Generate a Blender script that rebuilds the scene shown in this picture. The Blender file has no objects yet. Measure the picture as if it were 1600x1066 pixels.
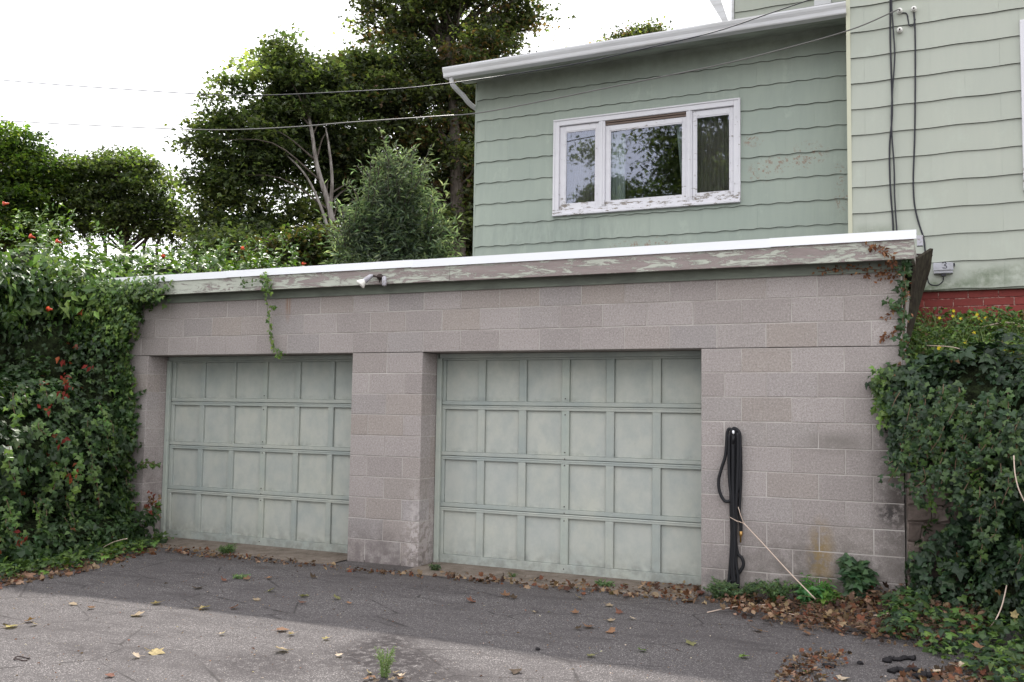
import bpy, math, random
import numpy as np
from mathutils import Vector, Matrix
random.seed(7)
rng = np.random.default_rng(11)
S = bpy.context.scene
COL = S.collection
R = math.radians

# ------------------------------------------------------------------ camera, light, exposure
FPX = 1476.13
YAW, PITCH, ROLL = -0.43070751, 0.07147198, 0.01501008
CAM = np.array([8.24873606, -7.93069074, 1.50053899])
def _basis():
    cy, sy = math.cos(YAW), math.sin(YAW)
    f = np.array([sy * math.cos(PITCH), cy * math.cos(PITCH), math.sin(PITCH)])
    r = np.array([cy, -sy, 0.0]); u = np.cross(r, f)
    c, s = math.cos(ROLL), math.sin(ROLL)
    return r * c + u * s, -r * s + u * c, f
CR, CU, CF = _basis()
cam = bpy.data.objects.new('camera', bpy.data.cameras.new('camera'))
COL.objects.link(cam)
cam.matrix_world = Matrix([[CR[0], CU[0], -CF[0], CAM[0]], [CR[1], CU[1], -CF[1], CAM[1]], [CR[2], CU[2], -CF[2], CAM[2]], [0, 0, 0, 1]])
cam.data.sensor_width = 36.0
cam.data.lens = FPX / 1600 * 36.0
cam.data.clip_start = 0.05
cam.data.clip_end = 2000
S.camera = cam

SUNV = Vector((-0.50, 0.775, 1.0)).normalized()          # towards the sun
sun = bpy.data.objects.new('sun', bpy.data.lights.new('sun', 'SUN'))
COL.objects.link(sun)
sun.data.energy = 2.9
sun.data.angle = R(1.0)
sun.data.color = (1.0, 0.95, 0.88)
sun.rotation_euler = SUNV.to_track_quat('Z', 'Y').to_euler()
sun.location = (0, 0, 30)
w = bpy.data.worlds.new('World'); S.world = w; w.use_nodes = True
wn = w.node_tree; bg = wn.nodes['Background']
sky = wn.nodes.new('ShaderNodeTexSky'); sky.sky_type = 'NISHITA'; sky.sun_disc = False
sky.sun_elevation = math.asin(SUNV.z)
sky.sun_rotation = math.atan2(SUNV.x, SUNV.y)
sky.air_density = 1.0; sky.dust_density = 3.0
wmx = wn.nodes.new('ShaderNodeMix'); wmx.data_type = 'RGBA'
wtc = wn.nodes.new('ShaderNodeTexCoord'); wno = wn.nodes.new('ShaderNodeTexNoise')
wno.inputs['Scale'].default_value = 1.6; wno.inputs['Detail'].default_value = 5
wmr = wn.nodes.new('ShaderNodeMapRange'); wmr.inputs[3].default_value = 0.78; wmr.inputs[4].default_value = 0.96
wn.links.new(wtc.outputs['Generated'], wno.inputs['Vector'])
wn.links.new(wno.outputs['Fac'], wmr.inputs[0]); wn.links.new(wmr.outputs[0], wmx.inputs[0])
wn.links.new(sky.outputs[0], wmx.inputs[6])
wmx.inputs[7].default_value = (12.2, 12.25, 12.5, 1)       # thin bright cloud
wn.links.new(wmx.outputs[2], bg.inputs['Color'])
bg.inputs['Strength'].default_value = 0.10
S.view_settings.view_transform = 'Standard'; S.view_settings.look = 'None'
S.view_settings.exposure = 0.98; S.view_settings.gamma = 1.0
S.view_settings.use_curve_mapping = False
S.render.engine = 'CYCLES'

# ------------------------------------------------------------------ helpers: pixels of the photo (1600 wide) to places
def ray(u, v):
    return CR * (u - 800) / FPX - CU * (v - 533) / FPX + CF
def at(u, v, D):
    return CAM + ray(u, v) * D
def atY(u, v, Y):
    d = ray(u, v); return CAM + d * (Y - CAM[1]) / d[1]
def atZ(u, v, Z=0.0):
    d = ray(u, v); return CAM + d * (Z - CAM[2]) / d[2]

# ------------------------------------------------------------------ helpers: objects
WPOS = {}
def prop(o, label=None, cat=None, group=None, kind=None):
    if label: o['label'] = label
    if cat: o['category'] = cat
    if group: o['group'] = group
    if kind: o['kind'] = kind
    return o
def link(o, parent=None, loc=None):
    COL.objects.link(o)
    if loc is not None: o.location = loc
    base = Vector(loc) if loc is not None else Vector((0, 0, 0))
    WPOS[o.name] = base
    if parent is not None:
        o.parent = parent
        o.matrix_parent_inverse = Matrix.Translation(-WPOS[parent.name])
    return o
def thing(name, label, cat, loc=(0, 0, 0), group=None):
    return prop(link(bpy.data.objects.new(name, None), None, loc), label, cat, group)
def ob(name, me, mat, parent=None, loc=None, **kw):
    if not isinstance(me, bpy.types.Mesh): me = me.mesh(name)
    if mat is not None and len(me.materials) == 0:
        for m in (mat if isinstance(mat, (list, tuple)) else [mat]): me.materials.append(m)
    o = link(bpy.data.objects.new(name, me), parent, loc)
    return prop(o, **kw)

class MB:
    def __init__(s): s.v = []; s.f = []; s.m = []; s.sm = []; s.cur = 0
    def add(s, vs, fs, smooth=False):
        b = len(s.v); s.v += [tuple(map(float, p)) for p in vs]
        for f in fs: s.f.append(tuple(b + i for i in f)); s.m.append(s.cur); s.sm.append(smooth)
        return s
    def box(s, x0, x1, y0, y1, z0, z1):
        return s.add([(x0,y0,z0),(x1,y0,z0),(x1,y1,z0),(x0,y1,z0),(x0,y0,z1),(x1,y0,z1),(x1,y1,z1),(x0,y1,z1)],
                     [(0,3,2,1),(4,5,6,7),(0,1,5,4),(1,2,6,5),(2,3,7,6),(3,0,4,7)])
    def bbox(s, x0, x1, y0, y1, z0, z1, c=0.003):
        """box with chamfered edges on the face that looks to -y"""
        return s.add([(x0+c,y0,z0+c),(x1-c,y0,z0+c),(x1-c,y0,z1-c),(x0+c,y0,z1-c),
                      (x0,y0+c,z0),(x1,y0+c,z0),(x1,y0+c,z1),(x0,y0+c,z1),
                      (x0,y1,z0),(x1,y1,z0),(x1,y1,z1),(x0,y1,z1)],
                     [(0,1,2,3),(0,4,5,1),(1,5,6,2),(2,6,7,3),(3,7,4,0),(4,8,9,5),(5,9,10,6),(6,10,11,7),(7,11,8,4),(8,11,10,9)])
    def prism(s, prof, ax, a, b, ends=True):
        """profile of (p,q) pairs extruded along axis ax from a to b"""
        n = len(prof)
        def P(t, p, q): return {'x': (t, p, q), 'y': (p, t, q), 'z': (p, q, t)}[ax]
        vs = [P(a, *p) for p in prof] + [P(b, *p) for p in prof]
        fs = [(i, (i+1) % n, n+(i+1) % n, n+i) for i in range(n)]
        if ends: fs += [tuple(range(n-1, -1, -1)), tuple(range(n, 2*n))]
        return s.add(vs, fs)
    def tube(s, pts, r, n=8, smooth=True, cap=True):
        pts = [Vector(p) for p in pts]
        if not isinstance(r, (list, tuple)): r = [r] * len(pts)
        vs = []; up = None
        for i, p in enumerate(pts):
            t = (pts[min(i+1, len(pts)-1)] - pts[max(i-1, 0)])
            t = t.normalized() if t.length > 1e-9 else Vector((0, 0, 1))
            if up is None: up = t.orthogonal().normalized()
            up = (up - t * up.dot(t))
            up = up.normalized() if up.length > 1e-6 else t.orthogonal().normalized()
            sd = t.cross(up)
            for k in range(n):
                a = 2*math.pi*k/n; vs.append(p + (up*math.cos(a) + sd*math.sin(a))*r[i])
        fs = [(i*n+k, i*n+(k+1) % n, (i+1)*n+(k+1) % n, (i+1)*n+k) for i in range(len(pts)-1) for k in range(n)]
        if cap: fs += [tuple(range(n-1, -1, -1)), tuple((len(pts)-1)*n+k for k in range(n))]
        return s.add(vs, fs, smooth)
    def mesh(s, name='mesh'):
        me = bpy.data.meshes.new(name); me.from_pydata(s.v, [], s.f)
        me.polygons.foreach_set('material_index', s.m); me.polygons.foreach_set('use_smooth', s.sm)
        me.update(); return me

def spline(pts, n=8):
    """Catmull-Rom through the points"""
    P = [np.array(p, float) for p in pts]; P = [2*P[0]-P[1]] + P + [2*P[-1]-P[-2]]
    out = []
    for i in range(1, len(P)-2):
        for k in range(n):
            t = k/n; a, b, c, d = P[i-1], P[i], P[i+1], P[i+2]
            out.append(0.5*((2*b)+(-a+c)*t+(2*a-5*b+4*c-d)*t*t+(-a+3*b-3*c+d)*t**3))
    out.append(P[-2]); return out

def np_mesh(name, V, F, C=None, smooth=False):
    me = bpy.data.meshes.new(name); nv, nf = len(V), len(F); k = F.shape[1]
    me.vertices.add(nv); me.vertices.foreach_set('co', np.ascontiguousarray(V, dtype=np.float32).ravel())
    me.loops.add(nf*k); me.loops.foreach_set('vertex_index', np.ascontiguousarray(F, dtype=np.int32).ravel())
    me.polygons.add(nf); me.polygons.foreach_set('loop_start', np.arange(0, nf*k, k, dtype=np.int32))
    me.polygons.foreach_set('use_smooth', np.full(nf, smooth))
    if C is not None:
        ca = me.color_attributes.new('tint', 'FLOAT_COLOR', 'POINT')
        ca.data.foreach_set('color', np.concatenate([C, np.ones((nv, 1))], 1).astype(np.float32).ravel())
    me.update(calc_edges=True); me.validate(); return me

# ------------------------------------------------------------------ helpers: materials
class NT:
    def __init__(s, name):
        s.m = bpy.data.materials.new(name); s.m.use_nodes = True; s.t = s.m.node_tree
        s.b = s.t.nodes['Principled BSDF']; s.out = s.t.nodes['Material Output']
        s.pos = s.n('ShaderNodeNewGeometry').outputs['Position']
    def n(s, k): return s.t.nodes.new(k)
    def L(s, a, b): s.t.links.new(a, b)
    def val(s, sock, v):
        if isinstance(v, (int, float, tuple)): sock.default_value = (v + (1,) if isinstance(v, tuple) and len(v) == 3 and sock.type == 'RGBA' else v)
        else: s.L(v, sock)
    def scale(s, sc, vec=None):
        m = s.n('ShaderNodeVectorMath'); m.operation = 'MULTIPLY'; s.L(vec or s.pos, m.inputs[0]); m.inputs[1].default_value = sc; return m.outputs[0]
    def noise(s, scale, detail=4, rough=0.6, vec=None, dist=0.0):
        n = s.n('ShaderNodeTexNoise'); n.inputs['Scale'].default_value = scale; n.inputs['Detail'].default_value = detail
        n.inputs['Roughness'].default_value = rough; n.inputs['Distortion'].default_value = dist; s.L(vec or s.pos, n.inputs['Vector']); return n.outputs['Fac']
    def voro(s, scale, vec=None, out='Distance', feat='F1'):
        n = s.n('ShaderNodeTexVoronoi'); n.feature = feat; n.inputs['Scale'].default_value = scale; s.L(vec or s.pos, n.inputs['Vector']); return n.outputs[out]
    def rmp(s, f, a, b, lo=0.0, hi=1.0):
        n = s.n('ShaderNodeMapRange'); s.val(n.inputs[0], f); n.inputs[1].default_value = a; n.inputs[2].default_value = b
        n.inputs[3].default_value = lo; n.inputs[4].default_value = hi; return n.outputs[0]
    def mix(s, f, a, b, mode='MIX'):
        n = s.n('ShaderNodeMix'); n.data_type = 'RGBA'; n.blend_type = mode
        s.val(n.inputs[0], f); s.val(n.inputs[6], a); s.val(n.inputs[7], b); return n.outputs[2]
    def math(s, op, a, b=0.0, clamp=False):
        n = s.n('ShaderNodeMath'); n.operation = op; n.use_clamp = clamp; s.val(n.inputs[0], a); s.val(n.inputs[1], b); return n.outputs[0]
    def xyz(s):
        n = s.n('ShaderNodeSeparateXYZ'); s.L(s.pos, n.inputs[0]); return n.outputs
    def blob(s, c, r, soft=1.0):
        """1 inside an ellipsoid of radii r round c, falling to 0 at its edge"""
        a = s.n('ShaderNodeVectorMath'); a.operation = 'SUBTRACT'; s.L(s.pos, a.inputs[0]); a.inputs[1].default_value = c
        b = s.n('ShaderNodeVectorMath'); b.operation = 'DIVIDE'; s.L(a.outputs[0], b.inputs[0]); b.inputs[1].default_value = r
        l = s.n('ShaderNodeVectorMath'); l.operation = 'LENGTH'; s.L(b.outputs[0], l.inputs[0])
        return s.rmp(l.outputs['Value'], 1.0, 1.0-soft)
    def rnd(s): return s.n('ShaderNodeObjectInfo').outputs['Random']
    def bump(s, h, strength=0.3, dist=0.01):
        n = s.n('ShaderNodeBump'); n.inputs['Strength'].default_value = strength; n.inputs['Distance'].default_value = dist; s.L(h, n.inputs['Height'])
        s.L(n.outputs[0], s.b.inputs['Normal']); return s
    def fin(s, col=None, rough=0.7, spec=0.3, metal=0.0):
        if col is not None: s.val(s.b.inputs['Base Color'], col)
        s.val(s.b.inputs['Roughness'], rough); s.b.inputs['Specular IOR Level'].default_value = spec; s.b.inputs['Metallic'].default_value = metal
        return s.m

M = {}
# concrete block: pinkish grey, each block slightly different
def m_block(name, tint=(1, 1, 1)):
    t = NT(name); r = t.rnd()
    base = t.mix(t.rmp(r, 0.0, 1.0), (0.370, 0.328, 0.316), (0.462, 0.415, 0.402))
    r2 = t.math('FRACT', t.math('MULTIPLY', r, 7.31))
    base = t.mix(t.rmp(r2, 0.72, 0.95, 0, 0.5), base, (0.385, 0.325, 0.275))
    r3 = t.math('FRACT', t.math('MULTIPLY', r, 13.7))
    base = t.mix(t.rmp(r3, 0.78, 0.95, 0, 0.4), base, (0.355, 0.345, 0.352))
    big = t.noise(1.3, 5, 0.65); med = t.noise(14, 4, 0.6); fine = t.noise(170, 3, 0.7)
    base = t.mix(t.rmp(big, 0.35, 0.7, 0, 0.28), base, (0.255, 0.222, 0.215))
    base = t.mix(t.rmp(med, 0.3, 0.75, 0, 0.22), base, (0.46, 0.42, 0.40))
    base = t.mix(t.rmp(fine, 0.40, 0.58, 0.50, 0.0), base, (0.16, 0.14, 0.13))
    coarse = t.noise(62, 3, 0.7)
    base = t.mix(t.rmp(coarse, 0.34, 0.50, 0.38, 0.0), base, (0.15, 0.13, 0.12))
    base = t.mix(t.rmp(coarse, 0.56, 0.70, 0.0, 0.4), base, (0.58, 0.54, 0.51))
    pits = t.rmp(t.voro(85), 0.0, 0.2, 1, 0)
    pits = t.math('MULTIPLY', pits, t.rmp(t.noise(22, 2), 0.5, 0.62))
    base = t.mix(t.math('MULTIPLY', pits, 0.65), base, (0.11, 0.095, 0.09))
    X, Y, Z = t.xyz()
    nz = t.noise(5, 5, 0.7)
    # mildew, dark damp patches and rust runs (with shapes of their own)
    def stain(base, c, r, col, amt, lo=0.42, hi=0.62, sc=6):
        k = t.math('MULTIPLY', t.blob(c, r, 0.8), t.rmp(t.noise(sc, 5, 0.7), lo, hi))
        return t.mix(t.math('MULTIPLY', k, amt), base, col)
    foot = t.math('MULTIPLY', t.rmp(Z, 0.55, 0.0), t.rmp(nz, 0.36, 0.62))
    base = t.mix(t.math('MULTIPLY', foot, 0.55), base, (0.115, 0.10, 0.092))
    base = stain(base, (7.93, 0, 1.0), (0.26, 1, 1.15), (0.085, 0.072, 0.066), 0.92, 0.30, 0.52, 11)
    base = stain(base, (7.4, 0, 0.15), (1.0, 1, 0.55), (0.115, 0.10, 0.088), 0.85, 0.36, 0.56, 9)
    base = stain(base, (7.33, 0, 0.38), (0.13, 1, 0.34), (0.24, 0.165, 0.07), 0.85, 0.36, 0.54, 14)
    base = stain(base, (7.84, 0, 0.74), (0.14, 1, 0.12), (0.05, 0.045, 0.045), 0.8, 0.44, 0.54, 22)
    base = stain(base, (7.45, 0, 1.27), (0.35, 1, 0.12), (0.20, 0.18, 0.165), 0.8, 0.3, 0.5, 8)
    base = stain(base, (3.2, 0, 0.0), (0.75, 1, 0.42), (0.15, 0.125, 0.125), 0.75, 0.40, 0.56, 9)
    base = stain(base, (3.6, 0, 0.25), (0.14, 1, 0.6), (0.52, 0.47, 0.46), 0.75, 0.46, 0.54, 14)
    base = stain(base, (2.03, 0, 2.55), (0.045, 1, 0.22), (0.30, 0.18, 0.12), 0.7, 0.25, 0.5, 12)
    base = stain(base, (0.0, 0, 0.4), (0.35, 1, 0.8), (0.16, 0.13, 0.13), 0.7, 0.35, 0.6, 8)
    base = stain(base, (6.42, 0, 0.05), (0.3, 1, 0.35), (0.13, 0.12, 0.12), 0.6, 0.38, 0.6, 8)
    h = t.math('SUBTRACT', t.math('ADD', t.math('MULTIPLY', fine, 0.6), t.math('MULTIPLY', med, 0.4)), t.math('MULTIPLY', pits, 0.8))
    t.bump(h, 0.55, 0.006)
    return t.fin(base, 0.93, 0.15)
M['block'] = m_block('concrete_block')
t = NT('mortar'); M['mortar'] = t.bump(t.noise(120, 4), 0.4, 0.004).fin(t.mix(t.rmp(t.noise(3, 4), 0.3, 0.7), (0.31, 0.275, 0.255), (0.52, 0.485, 0.46)), 0.95, 0.1)
t = NT('concrete_sill'); c = t.mix(t.rmp(t.noise(6, 6, 0.7), 0.35, 0.65), (0.13, 0.105, 0.085), (0.27, 0.225, 0.19)); c = t.mix(t.rmp(t.noise(90, 3), 0.4, 0.6, 0, 0.4), c, (0.09, 0.075, 0.06)); M['sill'] = t.bump(t.noise(60, 5), 0.6, 0.01).fin(c, 0.95, 0.1)
# garage door paint: pale blue green, weathered
def m_door(name, base0, base1, edge):
    t = NT(name); r = t.rnd()
    c = t.mix(r, base0, base1)
    c = t.mix(t.rmp(t.noise(2.2, 4, 0.6), 0.35, 0.7, 0, 0.6), c, (0.46, 0.465, 0.40))
    st = t.noise(6, 6, 0.7, t.scale((1, 1, 0.7)))
    c = t.mix(t.rmp(st, 0.42, 0.68, 0, 0.45), c, (0.265, 0.305, 0.305))
    g = t.noise(26, 6, 0.8, t.scale((1, 1, 0.5)))
    c = t.mix(t.rmp(g, 0.63, 0.74, 0, edge), c, (0.14, 0.145, 0.125))
    X, Y, Z = t.xyz()
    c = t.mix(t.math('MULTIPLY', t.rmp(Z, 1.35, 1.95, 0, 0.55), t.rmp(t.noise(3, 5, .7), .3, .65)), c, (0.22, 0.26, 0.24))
    for zz in (.075, .575, 1.075, 1.573):      # grime settled on the ledge of each row of panels
        b_ = t.rmp(t.math('ABSOLUTE', t.math('SUBTRACT', Z, zz + .012)), .035, 0.0)
        c = t.mix(t.math('MULTIPLY', b_, t.rmp(t.noise(9, 6, .75), .48, .68, 0, .42)), c, (0.14, 0.15, 0.13))
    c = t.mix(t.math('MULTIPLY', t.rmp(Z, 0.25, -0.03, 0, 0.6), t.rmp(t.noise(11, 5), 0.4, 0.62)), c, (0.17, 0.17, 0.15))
    t.bump(t.math('ADD', t.noise(60, 4, 0.7, t.scale((1, 1, 0.25))), t.noise(5, 3)), 0.12, 0.004)
    return t.fin(c, 0.62, 0.3)
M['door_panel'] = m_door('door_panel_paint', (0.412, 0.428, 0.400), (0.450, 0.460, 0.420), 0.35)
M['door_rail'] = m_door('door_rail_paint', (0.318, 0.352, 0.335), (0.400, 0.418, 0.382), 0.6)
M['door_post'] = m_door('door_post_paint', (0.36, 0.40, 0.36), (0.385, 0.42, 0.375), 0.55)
# peeling fascia
t = NT('peeling_paint'); f = t.noise(3.4, 10, 0.80, t.scale((1.0, 1, 6.0)), 0.9)
X, Y, Z = t.xyz()
bare = t.mix(t.noise(30, 5, 0.7, t.scale((0.12, 1, 1))), (0.17, 0.135, 0.13), (0.40, 0.345, 0.33))
paint = t.mix(t.noise(6, 4), (0.40, 0.43, 0.365), (0.52, 0.52, 0.46))
f2 = t.math('ADD', f, t.rmp(X, 0.0, 4.0, -0.085, 0.025))
f2 = t.math('ADD', f2, t.rmp(X, 5.5, 8.0, 0.0, -0.03))
k = t.rmp(f2, 0.478, 0.494)
t.bump(t.math('ADD', t.math('MULTIPLY', k, -0.8), t.math('MULTIPLY', t.noise(50, 5, 0.7, t.scale((0.1, 1, 1))), 0.3)), 0.7, 0.004)
M['peel'] = t.fin(t.mix(k, paint, bare), 0.85, 0.15)
t = NT('frieze_green'); M['frieze'] = t.fin(t.mix(t.rmp(t.noise(8, 5, 0.7, t.scale((0.3, 1, 1))), 0.4, 0.65), (0.21, 0.235, 0.195), (0.15, 0.16, 0.14)), 0.8, 0.2)
t = NT('white_metal'); M['white_metal'] = t.fin(t.mix(t.rmp(t.noise(2.5, 5, 0.7, t.scale((0.6, 1, 3))), 0.5, 0.8, 0, 0.25), (0.80, 0.81, 0.84), (0.55, 0.55, 0.55)), 0.42, 0.4)
t = NT('gutter_paint'); gcol = t.mix(t.rmp(t.noise(4, 6, 0.7, t.scale((0.25, 1, 3))), 0.45, 0.75, 0, 0.7), (0.62, 0.62, 0.64), (0.36, 0.35, 0.33)); M['gutter'] = t.fin(gcol, 0.5, 0.35)
# siding: asbestos cement shingle with combed grain
def m_siding(name, a, b, dirt, grain):
    t = NT(name); r = t.rnd()
    c = t.mix(r, a, b)
    c = t.mix(t.rmp(t.noise(0.9, 5, 0.6), 0.4, 0.7, 0, 0.5), c, dirt)
    st = t.noise(16, 4, 0.6, t.scale((1, 1, 0.12)))
    c = t.mix(t.rmp(st, 0.4, 0.72, 0, 0.35), c, dirt)
    c = t.mix(t.rmp(t.noise(3.5, 7, 0.75, t.scale((1, 1, 0.6))), 0.56, 0.72, 0, 0.35), c, (0.47, 0.52, 0.45))
    X, Y, Z = t.xyz()
    if grain:
        # mossy grime along the foot of the main wall
        for cx, cz, rx, rz in ((8.65, 2.83, .33, .13), (9.0, 2.85, .3, .12), (7.6, 3.22, .5, .2), (8.3, 2.75, .9, .08), (8.1, 2.72, .3, .14)):
            c = t.mix(t.math('MULTIPLY', t.blob((cx, 2.0, cz), (rx, 1, rz), .9), t.rmp(t.noise(7, 5, .7), 0.35, 0.62, 0, 0.85)), c, (0.13, 0.16, 0.105))
    else:
        for cx, cz, rx, rz in ((6.35, 4.52, .14, .10), (6.42, 4.12, .16, .13), (6.7, 4.22, .42, .12), (6.95, 4.30, .22, .16), (7.25, 4.05, .10, .14), (7.28, 3.80, .09, .2), (5.1, 3.42, .5, .07), (5.3, 3.45, .2, .06)):
            c = t.mix(t.math('MULTIPLY', t.blob((cx, 2.53, cz), (rx, 1, rz), .55), t.rmp(t.noise(24, 5, .75), 0.55, 0.59, 0, 0.85)), c, (0.25, 0.17, 0.13))
        # mottled darker tone growing towards the top of the wall
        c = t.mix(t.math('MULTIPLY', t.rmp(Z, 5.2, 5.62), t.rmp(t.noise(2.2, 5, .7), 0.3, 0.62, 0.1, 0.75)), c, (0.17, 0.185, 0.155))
        c = t.mix(t.math('MULTIPLY', t.blob((4.0, 2.53, 3.6), (1.4, 1, .3), .8), t.rmp(t.noise(10, 5, .7, t.scale((1, 1, .25))), 0.42, 0.62, 0, 0.5)), c, (0.19, 0.22, 0.20))
    gr = t.noise(70, 3, 0.6, t.scale((1, 1, 0.06)))
    t.bump(t.math('ADD', gr, t.math('MULTIPLY', t.noise(40, 3), 0.4)), 0.28 if grain else 0.18, 0.004)
    return t.fin(c, 0.75, 0.25)
M['ext_siding'] = m_siding('extension_siding', (0.312, 0.354, 0.308), (0.335, 0.376, 0.326), (0.258, 0.302, 0.270), False)
M['main_siding'] = m_siding('main_siding', (0.398, 0.418, 0.362), (0.418, 0.436, 0.382), (0.365, 0.390, 0.346), True)
t = NT('shingle_shadow_edge'); M['edge'] = t.fin((0.035, 0.04, 0.035), 0.95, 0.05)  # near-black underside paints the shadow line below each course
t = NT('soffit'); M['soffit'] = t.fin(t.mix(t.rmp(t.noise(5, 6, .7, t.scale((.4, 1, 1))), 0.4, 0.68), (0.33, 0.36, 0.31), (0.19, 0.20, 0.175)), 0.8, 0.2)
t = NT('trim_yellow'); M['trim'] = t.fin((0.52, 0.52, 0.40), 0.6, 0.3)
# window paint: white, cracked and flaking
def m_flake(name, amt):
    t = NT(name); X, Y, Z = t.xyz()
    c = t.mix(t.noise(8, 4), (0.60, 0.59, 0.63), (0.70, 0.69, 0.72))
    n = t.noise(16, 8, 0.78, t.scale((0.45, 1, 1.6)))
    low = t.rmp(Z, 4.15, 3.87, 0.0, 0.085)
    k = t.rmp(t.math('ADD', n, low), 0.625 - amt, 0.645 - amt)
    t.bump(t.math('MULTIPLY', k, -1.0), 0.6, 0.003)
    return t.fin(t.mix(k, c, (0.24, 0.21, 0.18)), 0.6, 0.3)
M['casing'] = m_flake('flaking_casing', -0.012); M['sash'] = m_flake('flaking_sash', 0.015)
t = NT('brown_rail'); M['brown'] = t.fin((0.16, 0.12, 0.10), 0.7, 0.2)
def m_glass(name, fac, tint):
    t = NT(name); m = t.m; t.t.nodes.remove(t.b)
    g = t.n('ShaderNodeBsdfGlossy'); g.inputs['Roughness'].default_value = 0.015; g.inputs['Color'].default_value = (0.80, 0.82, 1.0, 1)
    tr = t.n('ShaderNodeBsdfTransparent'); tr.inputs['Color'].default_value = tint + (1,)
    mx = t.n('ShaderNodeMixShader')
    b = t.n('ShaderNodeBump'); b.inputs['Strength'].default_value = 0.06; b.inputs['Distance'].default_value = 0.01
    t.L(t.noise(2.3, 2), b.inputs['Height']); t.L(b.outputs[0], g.inputs['Normal'])
    lw = t.n('ShaderNodeLayerWeight'); lw.inputs['Blend'].default_value = 0.3
    t.L(t.rmp(lw.outputs['Fresnel'], 0.0, 1.0, fac, 1.0), mx.inputs[0])
    t.L(tr.outputs[0], mx.inputs[1]); t.L(g.outputs[0], mx.inputs[2]); t.L(mx.outputs[0], t.out.inputs['Surface']); return m
M['glass'] = m_glass('window_glass', 0.095, (0.80, 0.84, 0.84))
t = NT('white_curtain'); M['curtain'] = t.fin(t.mix(t.noise(4, 3), (0.62, 0.64, 0.60), (0.75, 0.76, 0.70)), 0.9, 0.1)
t = NT('sheer_curtain'); M['sheer'] = t.fin((0.34, 0.29, 0.24), 0.9, 0.1)
t = NT('dark_room'); M['room'] = t.fin((0.06, 0.055, 0.05), 0.9, 0.1)
t = NT('red_brick'); r = t.rnd(); c = t.mix(r, (0.165, 0.034, 0.030), (0.25, 0.052, 0.045)); c = t.mix(t.rmp(t.noise(20, 5), 0.5, 0.75, 0, .4), c, (0.09, 0.035, 0.03)); M['brick'] = t.bump(t.noise(90, 4), 0.4, 0.004).fin(c, 0.8, 0.25)
t = NT('brick_joint'); M['brick_joint'] = t.bump(t.noise(90, 4), 0.4, 0.004).fin(t.mix(t.rmp(t.noise(25, 4), 0.45, 0.6), (0.20, 0.05, 0.045), (0.40, 0.30, 0.26)), 0.9, 0.15)
# asphalt: grey stone chips in dark binder, worn lighter patches, tar seams
t = NT('asphalt')
agg = t.voro(155, out='Color'); sep = t.n('ShaderNodeSeparateColor'); t.L(agg, sep.inputs[0])
c = t.mix(t.rmp(sep.outputs[0], 0.15, 1.0), (0.085, 0.077, 0.078), (0.25, 0.23, 0.23))
c = t.mix(t.rmp(sep.outputs[1], 0.84, 0.88, 0, 0.85), c, (0.50, 0.46, 0.45))
c = t.mix(t.rmp(t.voro(155), 0.30, 0.62, 0, 0.75), c, (0.045, 0.040, 0.040))
c = t.mix(t.rmp(t.noise(0.8, 6, 0.7), 0.38, 0.66, 0.0, 0.55), c, (0.075, 0.066, 0.068))
ck = t.math('ADD', t.voro(1.1, t.scale((1, 1.6, 1), None), feat='DISTANCE_TO_EDGE'), t.rmp(t.noise(5, 5, .7), 0, 1, -.03, .03))
c = t.mix(t.math('MULTIPLY', t.rmp(ck, 0.014, 0.0, 0, .9), t.rmp(t.noise(.9, 3), .46, .54)), c, (0.03, 0.026, 0.026))
c = t.mix(t.rmp(t.noise(3.2, 7, 0.75, t.scale((.5, 1.6, 1))), 0.50, 0.66, 0.0, 0.6), c, (0.048, 0.042, 0.043))
c = t.mix(t.rmp(t.noise(38, 5, 0.8), 0.50, 0.66, 0.0, 0.5), c, (0.06, 0.052, 0.052))
c = t.mix(t.rmp(t.noise(260, 2), 0.3, 0.7, 0.25, 0), c, (0.05, 0.045, 0.045))
for cx, cy, rx, ry, am in ((5.15, -2.95, .55, .42, .95), (5.55, -3.3, .5, .45, .8), (4.95, -2.62, .25, .3, .9), (4.6, -3.4, .5, .35, .6), (3.6, -3.6, .5, .3, .3), (7.7, -2.3, .3, .2, .5), (8.2, -1.9, .3, .25, .5), (4.4, -0.9, .8, .25, .35)):
    k = t.math('MULTIPLY', t.blob((cx, cy, 0), (rx, ry, 1), .6), t.rmp(t.noise(13, 7, .8), 0.42, 0.50, 0, am))
    c = t.mix(k, c, (0.022, 0.017, 0.019))
X, Y, Z = t.xyz()
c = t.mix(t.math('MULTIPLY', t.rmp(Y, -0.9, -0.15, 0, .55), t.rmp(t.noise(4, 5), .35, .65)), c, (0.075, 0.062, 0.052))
t.bump(t.math('ADD', t.math('MULTIPLY', t.voro(155), -1.0), t.math('MULTIPLY', t.noise(6, 5), 0.5)), 0.55, 0.006)
M['asphalt'] = t.fin(c, 0.86, 0.25)
t = NT('soil'); c = t.mix(t.rmp(t.noise(9, 6, .7), .35, .65), (0.045, 0.032, 0.022), (0.10, 0.072, 0.05)); M['soil'] = t.bump(t.noise(30, 6), .8, .03).fin(c, .95, .1)
t = NT('far_ground'); c = t.mix(t.rmp(t.noise(.5, 6, .7), .4, .6), (0.06, 0.075, 0.03), (0.11, 0.10, 0.06)); M['far_ground'] = t.bump(t.noise(10, 6), .8, .05).fin(c, .95, .1)
t = NT('shade_core'); M['core'] = t.bump(t.noise(22, 6), 1.0, .06).fin(t.mix(t.rmp(t.noise(18, 5, .7), .4, .6), (0.012, 0.014, 0.008), (0.03, 0.042, 0.018)), .95, .05)  # near-black filler, deep shade between the leaves put into its colour
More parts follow.
